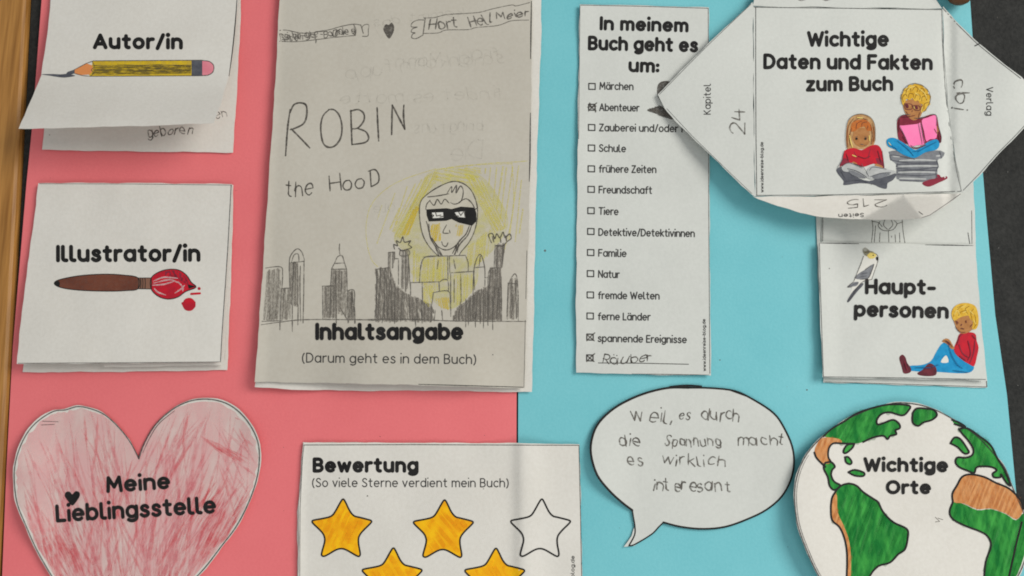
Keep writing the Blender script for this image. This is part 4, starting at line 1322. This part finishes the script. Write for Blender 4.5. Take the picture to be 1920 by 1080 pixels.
picture('cockatiel_picture', Hk2, t, zf, [
    ('body', 'white_print', [[(362, 300), (400, 284), (436, 296), (440, 330), (428, 372), (410, 410), (398, 436), (360, 440), (328, 470), (296, 520), (272, 556), (266, 548), (290, 490), (300, 448), (322, 395), (345, 345)]], [], 1),
    ('wing', 'grey', [[(392, 358), (416, 345), (404, 385), (384, 424), (340, 432), (306, 422), (340, 392), (365, 378)], [(268, 474), (296, 450), (330, 446), (318, 468), (290, 472)]], [], 1),
    ('tail', 'grey_dark', [[(266, 550), (300, 496), (345, 455), (356, 462), (318, 505), (276, 558)]], [((270, 472), (300, 462), (325, 452)), ((345, 400), (380, 395)), ((330, 420), (375, 412))], 1.4),
    ('crest', 'olive', [[(352, 262), (368, 251), (390, 268), (418, 280), (396, 300), (372, 300), (356, 284)]], [], 1),
    ('cheek', 'hair_light', [[(378, 296), (404, 278), (430, 292), (418, 312), (392, 314)]], [], 1),
    ('outline', 'pencil_dark', [], [((358, 300), (342, 345), (322, 395), (302, 446)), ((400, 280), (430, 290), (440, 312), (434, 345), (420, 385), (404, 432)), ((402, 432), (362, 440), (330, 468), (300, 515), (272, 556)), ((300, 446), (268, 474), (292, 474)), ((418, 345), (404, 385), (384, 424), (340, 432)), ((365, 378), (400, 352))], 1.3),
    ('beak', 'black', [[(428, 306), (440, 308), (438, 326), (430, 320)]], [((412, 296),)], 1.3)],
    'small picture of a grey and white cockatiel with a yellow crest')
zg = zt(1670, 460, 3.857)
picture('sitting_boy_picture', Hk2, t, zg, [
    ('jeans', 'jeans', [[(140, 872), (220, 866), (290, 838), (330, 770), (370, 712), (420, 705), (460, 760), (520, 820), (590, 860), (602, 890), (570, 920), (480, 925), (330, 915), (150, 908)]], [], 1),
    ('shoes', 'shoe', [[(62, 815), (85, 790), (108, 812), (120, 850), (148, 890), (140, 920), (95, 926), (80, 880)], [(195, 922), (230, 900), (270, 858), (300, 858), (330, 888), (326, 938), (260, 946), (205, 938)]], [], 1),
    ('gap', 'white_print', [[(362, 845), (400, 795), (418, 845)]], [], 1),
    ('hoodie', 'red', [[(500, 640), (560, 628), (612, 640), (622, 690), (636, 740), (625, 800), (605, 872), (570, 860), (520, 830), (470, 785), (458, 745), (480, 690)]], [], 1),
    ('hands', 'skin', [[(372, 695), (395, 675), (425, 682), (450, 725), (462, 745), (440, 750), (405, 712)]], [], 1),
    ('face', 'skin', [[(455, 530), (500, 505), (560, 498), (592, 555), (596, 600), (560, 630), (515, 638), (482, 612), (465, 570)]], [], 1),
    ('hair', 'hair', [[(440, 495), (458, 448), (500, 422), (560, 418), (612, 440), (632, 495), (636, 560), (618, 604), (590, 604), (596, 555), (572, 530), (560, 508), (505, 520), (458, 545)]], [], 1),
    ('hair_strands', 'hair_dark', [], [((450, 520), (470, 480), (500, 450)), ((490, 510), (510, 480), (550, 470)), ((560, 500), (540, 460), (570, 440)), ((590, 540), (580, 490), (600, 460)), ((610, 580), (615, 530), (605, 500)), ((600, 600), (622, 570)), ((480, 450), (520, 435))], 1.2),
    ('hoodie_shading', 'dark_red', [], [((610, 690), (600, 780), (575, 850)), ((495, 720), (520, 780), (560, 810))], 2.2),
    ('skin_shading', 'brown_pen', [], [((470, 590), (500, 625), (540, 630)), ((575, 590), (590, 570)), ((385, 690), (420, 700), (445, 735)), ((470, 545), (482, 575))], 1.4),
    ('hair_highlight', 'hair_light', [], [((460, 500), (480, 470), (500, 500)), ((510, 450), (540, 435)), ((570, 470), (600, 500)), ((600, 540), (615, 570)), ((520, 490), (545, 475))], 1.5),
    ('hood', 'dark_red', [], [((480, 720), (500, 660), (520, 642)), ((560, 690), (580, 780), (560, 830)), ((590, 650), (618, 680)), ((100, 840), (120, 900)), ((500, 800), (540, 832))], 2.0),
    ('jeans_lines', 'jeans_dark', [], [((420, 720), (440, 790), (480, 860), (520, 890)), ((345, 865), (300, 880)), ((180, 885), (290, 885)), ((560, 920), (450, 905))], 1.6),
    ('face_features', 'shoe', [], [((480, 550), (488, 562)), ((545, 545), (547, 560)), ((510, 600), (530, 605)), ((400, 690), (430, 720)), ((515, 570), (510, 580))], 2.2)],
    'small picture of a blond boy in a red hoodie and jeans sitting with bent knees')
Print(Hk2).dot(*zf((165, 370))[0], 1.3).done('speck', M['pencil'], t)

# ================================================================== SPEECH BUBBLE
zh = zt(1080, 700, 2.843)
t = Thing('speech_bubble', 'white paper cut as a speech bubble with grey pencil handwriting', 'paper speech bubble', (1295, 860))
w19 = wob(19, 0.0003, 240)
Hs = lambda x, y: 0.0006 + w19(x, y) + 0.0034 * (0.25 + 0.75 * sin((y - 790) / 75.0) ** 2) * sstep(1200, 1105, x) + 0.0010 * (0.5 + 0.5 * sin(y / 33.0)) * sstep(1400, 1480, x)
bub = [(600, 74), (500, 74), (400, 94), (300, 130), (200, 185), (120, 260), (83, 340), (76, 430), (108, 540), (170, 622), (240, 688)]
bub2 = [(465, 797), (560, 821), (680, 832), (800, 820), (920, 778), (1020, 728), (1100, 658), (1148, 570), (1166, 480), (1156, 388), (1112, 288), (1058, 212), (960, 145), (850, 92), (720, 76), (600, 74)]
c1 = spl(zh(*bub, (298, 732)), n=4)
tail = zh((305, 770), (310, 820), (298, 865), (255, 926), (310, 918), (400, 865), (440, 825))
c2 = spl(zh(*bub2), n=4)
bo = c1 + tail + c2[:-1]
sheet('paper_sheet', bo, Hs, M['cool_paper'], t, step=9)
p = Print(Hs)
ins = lambda q: shrink(q, .993, 1296, 855)
p.ribbon(ins(c1), 4.2)
p.ribbon(ins([c1[-1]] + spl(zh((304, 770), (312, 820), (310, 865), (280, 922)))), 2.6)
p.ribbon(ins(spl(zh((280, 922), (310, 916), (400, 862), (440, 822), (465, 797)))), 2.6)
p.ribbon(ins(c2), 3.5)
p.ribbon(ins(spl(zh((500, 68), (590, 62), (670, 66)))), 3.6, .3)
p.ribbon(ins(spl(zh((830, 92), (960, 142), (1060, 212)))), 1.6, .4)
p.done('printed_border', M['black'], t)
p = Print(Hs)
p.text('weil,', zh((297, 262))[0], zh((512, 268))[0], 27, 3.0, .08, seed=1)
p.text('es', zh((545, 250))[0], zh((608, 250))[0], 20, 2.5, .08, seed=2)
p.text('durch', zh((672, 250))[0], zh((874, 256))[0], 25, 2.9, .08, seed=3)
p.text('die', zh((228, 388))[0], zh((345, 388))[0], 25, 3.1, .08, seed=4)
p.text('Spannung', zh((470, 388))[0], zh((770, 390))[0], 21, 2.8, .08, seed=5)
p.text('macht', zh((858, 392))[0], zh((1112, 384))[0], 23, 2.9, .08, seed=6)
p.text('es', zh((280, 492))[0], zh((360, 492))[0], 24, 3.1, .08, seed=7)
p.text('wirklich', zh((456, 488))[0], zh((800, 498))[0], 23, 2.8, .08, seed=8)
p.text('interesant', zh((410, 628))[0], zh((822, 632))[0], 24, 3.2, .08, seed=9)
p.done('pencil_writing', M['pencil'], t)

# ================================================================== GLOBE
zi = zt(1480, 740, 3.177)
t = Thing('globe_card', 'round paper globe with green and orange coloured continents', 'paper globe', (1707, 975))
w20 = wob(20, 0.0003, 260)
Hg = lambda x, y: 0.0022 + w20(x, y) + 0.0052 * sstep(1640, 1490, x) * lerp(.5, 1, (y - 800) / 200)
gl = [(660, 42), (560, 58), (480, 80), (330, 148), (200, 240), (100, 350), (45, 470), (26, 600), (42, 760), (88, 900), (165, 1070), (270, 1230), (430, 1370), (640, 1440), (860, 1440), (1060, 1370), (1240, 1240), (1370, 1080), (1430, 900), (1425, 770), (1390, 675), (1335, 550), (1292, 438), (1222, 348), (1130, 250), (1010, 162), (900, 98), (790, 58)]
go = spl(zi(*gl), True, 4)
sheet('under_sheet', shrink(go, .988, 1702, 985), lambda x, y: Hg(x, y) - 0.0012, M['paper'], t)
sheet('paper_disc', go, Hg, M['paper'], t, step=9)
lands = {
    'green_land': [
        [(205, 248), (250, 205), (330, 158), (400, 112), (500, 78), (600, 58), (715, 65), (706, 100), (672, 124), (600, 105), (550, 115), (522, 150), (528, 178), (570, 166), (620, 150), (655, 175), (658, 200), (632, 212), (638, 236), (602, 245), (585, 265), (560, 245), (500, 255), (440, 282), (385, 292), (310, 288), (290, 262)],
        [(388, 292), (375, 318), (338, 348), (322, 338), (345, 300)],
        [(215, 405), (250, 402), (272, 428), (256, 448), (250, 480), (268, 518), (305, 542), (268, 568), (240, 542), (230, 492), (205, 438)],
        [(332, 372), (352, 372), (372, 400), (362, 415), (338, 402)], [(352, 462), (390, 448), (445, 465), (440, 485), (390, 482)],
        [(268, 590), (300, 548), (350, 530), (400, 542), (440, 580), (500, 620), (530, 642), (560, 700), (620, 760), (700, 800), (706, 850), (690, 920), (650, 950), (600, 1000), (530, 1022), (480, 1080), (440, 1180), (350, 1180), (345, 960), (330, 860), (300, 790), (256, 748), (248, 680), (254, 620)],
        [(735, 110), (760, 82), (820, 84), (862, 92), (880, 122), (850, 150), (800, 165), (768, 186), (735, 165)],
        [(1010, 205), (1060, 200), (1130, 245), (1200, 302), (1240, 380), (1280, 445), (1318, 540), (1290, 520), (1262, 475), (1258, 492), (1220, 492), (1212, 470), (1236, 450), (1200, 430), (1120, 430), (1102, 466), (1060, 452), (1010, 430), (990, 402), (1002, 374), (1050, 376), (1090, 360), (1096, 322), (1062, 268), (1035, 238)],
        [(960, 290), (985, 255), (1020, 265), (1058, 318), (1070, 345), (1042, 350), (1002, 312)],
        [(970, 150), (1010, 165), (1048, 190), (1020, 186), (985, 175)],
        [(975, 640), (1040, 652), (1120, 688), (1200, 682), (1290, 712), (1350, 748), (1400, 705), (1424, 790), (1415, 900), (1355, 1075), (1250, 1200), (1165, 1180), (1170, 1000), (1202, 900), (1180, 842), (1130, 812), (1060, 786), (980, 746), (955, 700)]],
    'orange_land': [
        [(202, 256), (162, 300), (150, 345), (165, 380), (212, 412), (248, 402), (232, 370), (236, 320), (262, 292), (310, 292), (298, 264)],
        [(980, 640), (978, 590), (1000, 540), (1030, 492), (1080, 478), (1160, 490), (1230, 525), (1310, 560), (1370, 622), (1392, 690), (1352, 742), (1290, 708), (1200, 678), (1120, 682), (1040, 648)],
        [(262, 600), (284, 600), (288, 700), (326, 785), (358, 880), (368, 1000), (362, 1120), (344, 1120), (345, 960), (330, 860), (300, 790), (258, 748), (252, 680)]]}
rr = random.Random(2)
for q in lands['green_land']:
    s_ = spl(zi(*q), True, 3)
    o = Print(Hg, 1).fill(s_, 8).done('green_continent', M['green'], t)
    xs = [a for a, b in s_]
    if max(xs) - min(xs) > 40:
        h = Print(Hg, 2)
        h.hatch(s_, rr.uniform(95, 120), 12, 8, 1, rnd=rr)
        h.done('pen_overlap', M['green_dark'], t, o)
        h = Print(Hg, 3)
        h.hatch(shrink(s_, .8, sum(xs) / len(xs), sum(b for a, b in s_) / len(s_)), rr.uniform(100, 120), 26, 4.5, 1, rnd=rr)
        h.done('pen_gap', M['green_light'], t, o)
for q in lands['orange_land']:
    s_ = spl(zi(*q), True, 3)
    o = Print(Hg, 3).fill(s_, 8).done('orange_land', M['orange'], t)
    h = Print(Hg, 4)
    h.hatch(s_, 112, 9, 5, 1, rnd=rr)
    h.done('pen_overlap', M['orange_dark'], t, o)
p = Print(Hg, 5)
o_ = lands['green_land']
coast = [o_[0][:24], o_[1] + o_[1][:1], o_[2] + [(215, 405)], o_[3] + o_[3][:1], o_[4] + o_[4][:1], o_[5] + o_[5][:1], o_[6] + o_[6][:1], o_[7] + o_[7][:1], o_[8] + o_[8][:1], o_[9],
         [(385, 292), (310, 290), (262, 290), (236, 320), (232, 370), (250, 402)], [(150, 345), (165, 380), (215, 430)],
         [(975, 640), (972, 590), (1000, 540), (1030, 490), (1080, 475), (1160, 490), (1230, 525), (1310, 560), (1372, 622), (1395, 680)],
         [(975, 640), (955, 700), (980, 746), (1060, 786), (1130, 812), (1180, 842), (1202, 900), (1170, 1000), (1160, 1120)], [(1385, 760), (1350, 900), (1310, 1080)]]
for q in coast:
    p.ribbon(spl(zi(*q), n=4), 3.5)
p.done('coastline', M['black'], t)
p = Print(Hg, 4)
p.ribbon(shrink(go, .992, 1702, 985) + shrink(go[:1], .992, 1702, 985), 2.4)
g2 = shrink(go, .975, 1706, 982)
p.ribbon(g2[20:46], 1.2, .4)
p.done('printed_border', M['line'], t)
p = Print(Hg, 6)
p.text('Wichtige', (1619, 885), (1778, 886), 28, 6.6)
p.text('Orte', (1661, 927), (1746, 927), 27, 6.4)
p.done('title_lettering', M['black'], t)
Print(Hg, 1).ribbon(zi((870, 730), (895, 755), (870, 758)), 1.3).ribbon(zi((885, 735), (915, 745)), 1.2).done('pencil_mark', M['pencil'], t)

# ================================================================== BROWN TIP AT THE TOP EDGE
t = Thing('brown_knob', 'dark brown rounded tip resting on the upper corner of the blue panel', 'knob', (1803, -30))
cen = P(1802, -42, 0.007)
v, f = [], []
N, Rr = 22, 12
ax = Vector((0.10, 1.0, 0.12)).normalized()
sx_ = Vector((1, -0.1, 0)).normalized()
sz_ = sx_.cross(ax).normalized()
prof = [(-0.0125, 0.0), (-0.0122, 0.0022), (-0.0110, 0.0042), (-0.0085, 0.0058), (-0.0045, 0.0067), (0.002, 0.0070), (0.012, 0.0072), (0.024, 0.0076), (0.034, 0.0078), (0.036, 0.0)]
for a, r_ in prof:
    for i in range(N):
        th_ = 2 * pi * i / N
        v.append(cen + ax * a + sx_ * (r_ * cos(th_)) + sz_ * (r_ * 0.85 * sin(th_)))
for j in range(len(prof) - 1):
    for i in range(N):
        f.append((j * N + i, j * N + (i + 1) % N, (j + 1) * N + (i + 1) % N, (j + 1) * N + i))
link('tip', v, f, M['brown'], t)
